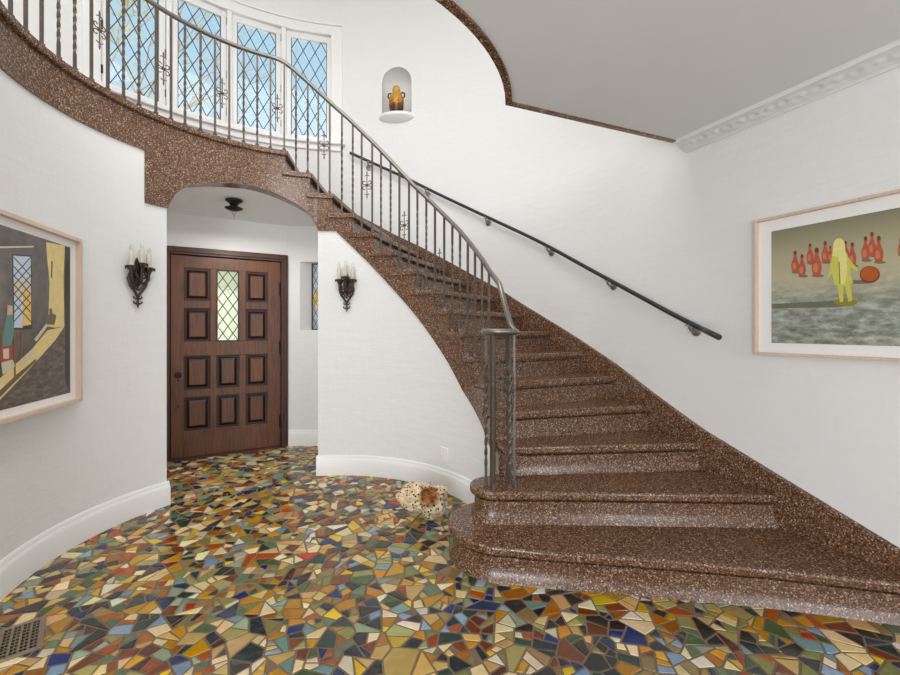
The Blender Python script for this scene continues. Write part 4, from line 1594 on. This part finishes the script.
for v_ in bm.verts:
    q = v_.co.copy()
    ph = math.atan2(q.z, q.x)
    rad = float(np.interp(ph, pa, pr_))
    r = 1 + noise.noise(q * 2.4 + Vector((0, 5, 2))) * .12 + noise.noise(q * 5 + Vector((4, 5, 2))) * .06
    for fr, dp, th in ((5.0, .13, .36), (8.5, .10, .36)):
        dd = noise.voronoi(q * fr)[0][0]
        r -= dp * max(0, 1 - dd / th) ** .6 if dd < th else 0
    r += noise.noise(q * 20) * .02
    hd = (q - Vector((.22, -.90, .30)).normalized())
    hd = math.hypot(hd.x * 1.0, hd.z * 1.3)
    if q.y < 0:
        r -= .22 * max(0, 1 - (hd / .42) ** 2) + (.06 * noise.noise(q * 9) if hd < .42 else 0)
    v_.co = Vector((1, 0, 0)) * (q.x * rad * r) + UU * (q.z * rad * r) + VV * (q.y * .105 * r)
    zmin = min(zmin, v_.co.z)
for v_ in bm.verts:
    v_.co.z = max(v_.co.z, zmin * .86)
ROCKZ = -zmin * .86
me = bpy.data.meshes.new('porous_rock')
bm.to_mesh(me); bm.free()
me.polygons.foreach_set('use_smooth', [True] * len(me.polygons))
kr = NT('porous_limestone')
nz = kr.n('TexNoise', Scale=30.0, Detail=4.0); kr.l(kr.coord(), nz.inputs['Vector'])
ds = kr.n('VectorMath', operation='DISTANCE'); kr.l(kr.coord(), ds.inputs[0]); ds.inputs[1].default_value = (.030, -.075, .050)
mk = kr.n('MapRange'); mk.inputs['From Min'].default_value = .085; mk.inputs['From Max'].default_value = .05
kr.l(kr.math('ADD', ds.outputs['Value'], kr.math('MULTIPLY', kr.math('SUBTRACT', nz.outputs['Fac'], .5), .05)), mk.inputs['Value'])
base = kr.ramp(nz.outputs['Fac'], [(.3, lin(188, 160, 118)), (.55, lin(226, 208, 174)), (.8, lin(240, 228, 204))])
rust = kr.ramp(nz.outputs['Fac'], [(.35, lin(104, 58, 26)), (.7, lin(176, 116, 62))])
vr = kr.n('TexVoronoi', Scale=46.0); kr.l(kr.coord(), vr.inputs['Vector'])
pore = kr.math('LESS_THAN', vr.outputs['Distance'], .30)
kr.set(kr.mix(pore, kr.mix(mk.outputs[0], base, rust), lin(70, 46, 28)), .85, 0, .2)
me.materials.append(kr.m)
rock_o = bpy.data.objects.new('porous_rock', me)
COL.objects.link(rock_o)
rock_o.location = (rx, ry, ROCKZ)
tag(rock_o, 'cream porous stone with rusty hollow lying on the mosaic floor', 'rock')

# ------------------------------------------------------------------ wall outlet
do, _ = ray_circle(445, RI)
zo = .29
oc = P(RI, do)
ot = empty('wall_outlet', (oc[0], oc[1], zo - .058))
tag(ot, 'white double wall outlet above the baseboard under the stairs', 'outlet')
om = Matrix.Translation((oc[0], oc[1], zo)) @ Matrix.Rotation(math.radians(do + 180), 4, 'Z')
b = MB(); b.box((-.006, -.036, -.058), (.007, .036, .058), mat=om)
b.build('cover_plate', M['plastic'], ot, bevel=.003)
for dz in (-.027, .027):
    b = MB()
    b.prism([(.017 * math.cos(a_) * 1.0, .017 * math.sin(a_)) for a_ in np.linspace(0, 2 * PI, 20, endpoint=False)], .006, .0085, mat=om @ Matrix(((0, 0, 1, 0), (1, 0, 0, 0), (0, 1, 0, dz), (0, 0, 0, 1))))
    sk = b.build('socket', M['plastic'], ot)
    b = MB()
    for yy in (-.006, .006):
        b.box((.0082, yy - .003, dz - .006), (.0095, yy + .003, dz + .009), mat=om)
    b.box((.0082, -.0045, dz - .014), (.0095, .0045, dz - .006), mat=om)
    b.build('slot', M['slot'], sk)

# ------------------------------------------------------------------ floor vent
va = Vector((-1.82, 1.941)); vu = Vector((.16, -.188)).normalized(); vw = Vector((vu.y, -vu.x))
if vw.x > 0:
    vw = -vw
vt = empty('floor_vent', (va.x, va.y, 0))
tag(vt, 'pierced metal floor vent set in the mosaic at the left wall', 'vent')
vm = Matrix(((vu.x, vw.x, 0, va.x), (vu.y, vw.y, 0, va.y), (0, 0, 1, 0), (0, 0, 0, 1)))
VL, VW, fr = .250, .150, .016
b = MB()
for q in ((0, VL, 0, fr), (0, VL, VW - fr, VW), (0, fr, fr, VW - fr), (VL - fr, VL, fr, VW - fr)):
    b.box((q[0], q[2], -.01), (q[1], q[3], .010), mat=vm)
b.build('vent_frame', M['brass'], vt, bevel=.002)
b = MB()
b.box((fr, fr, -.015), (VL - fr, VW - fr, .003), 1, vm)
ncol, nrow = 9, 4
cwid, rhei = (VL - 2 * fr) / ncol, (VW - 2 * fr) / nrow
for i in range(ncol + 1):
    x_ = fr + i * cwid
    b.box((x_ - .0026, fr, .002), (x_ + .0026, VW - fr, .0080), 0, vm)
for j in range(nrow + 1):
    y_ = fr + j * rhei
    b.box((fr, y_ - .0040, .002), (VL - fr, y_ + .0040, .0085), 0, vm)
for i in range(ncol):
    for j in range(nrow):
        cx_, cy_ = fr + (i + .5) * cwid, fr + (j + .5) * rhei
        b.box((cx_ - cwid * .5, cy_ - .0014, .002), (cx_ + cwid * .5, cy_ + .0014, .0060), 0, vm)
b.build('vent_grille', [M['brass'], M['slot']], vt)

# ------------------------------------------------------------------ garden tree seen through the upstairs windows
tx, ty = -7.6, 9.8
tr = empty('garden_tree', (tx, ty, 0))
tag(tr, 'bare branched tree with sparse yellow leaves outside the upstairs windows', 'tree')
rt_ = random.Random(11)
bt, tips = MB(), []


def grow(p_, d_, ln, r, lev):
    q = p_ + d_ * ln
    mid_ = p_ + d_ * ln * .5 + Vector((rt_.uniform(-.06, .06), rt_.uniform(-.06, .06), 0)) * ln
    bt.tube([p_, mid_, q], [r, r * .85, r * .7], 6 if lev < 3 else 4)
    if lev >= 3:
        tips.append(q); tips.append(mid_)
    if lev == 6:
        return
    for _ in range(3 if lev < 3 else 2):
        nd = (d_ + Vector((rt_.uniform(-.75, .75), rt_.uniform(-.75, .75), rt_.uniform(-.15, .6)))).normalized()
        grow(q, nd, ln * rt_.uniform(.62, .8), r * .56, lev + 1)


grow(Vector((tx, ty, 0)), Vector((0, 0, 1)), 2.9, .10, 0)
bt.build('trunk_and_branches', M['bark'], tr, smooth=60)
b = MB()
for p_ in tips:
    if p_.x > -6.0:
        continue
    for _ in range(4):
        c_ = p_ + Vector([rt_.gauss(0, .16) for _ in range(3)])
        a_ = Vector([rt_.uniform(-1, 1) for _ in range(3)]).normalized() * .045
        d_ = a_.orthogonal().normalized() * .028
        b.add([c_ - a_, c_ + d_, c_ + a_, c_ - d_], [(0, 1, 2, 3)])
b.build('foliage', M['leafy'], tr)

for o in list(S.objects):
    if '_w' in o:
        del o['_w']
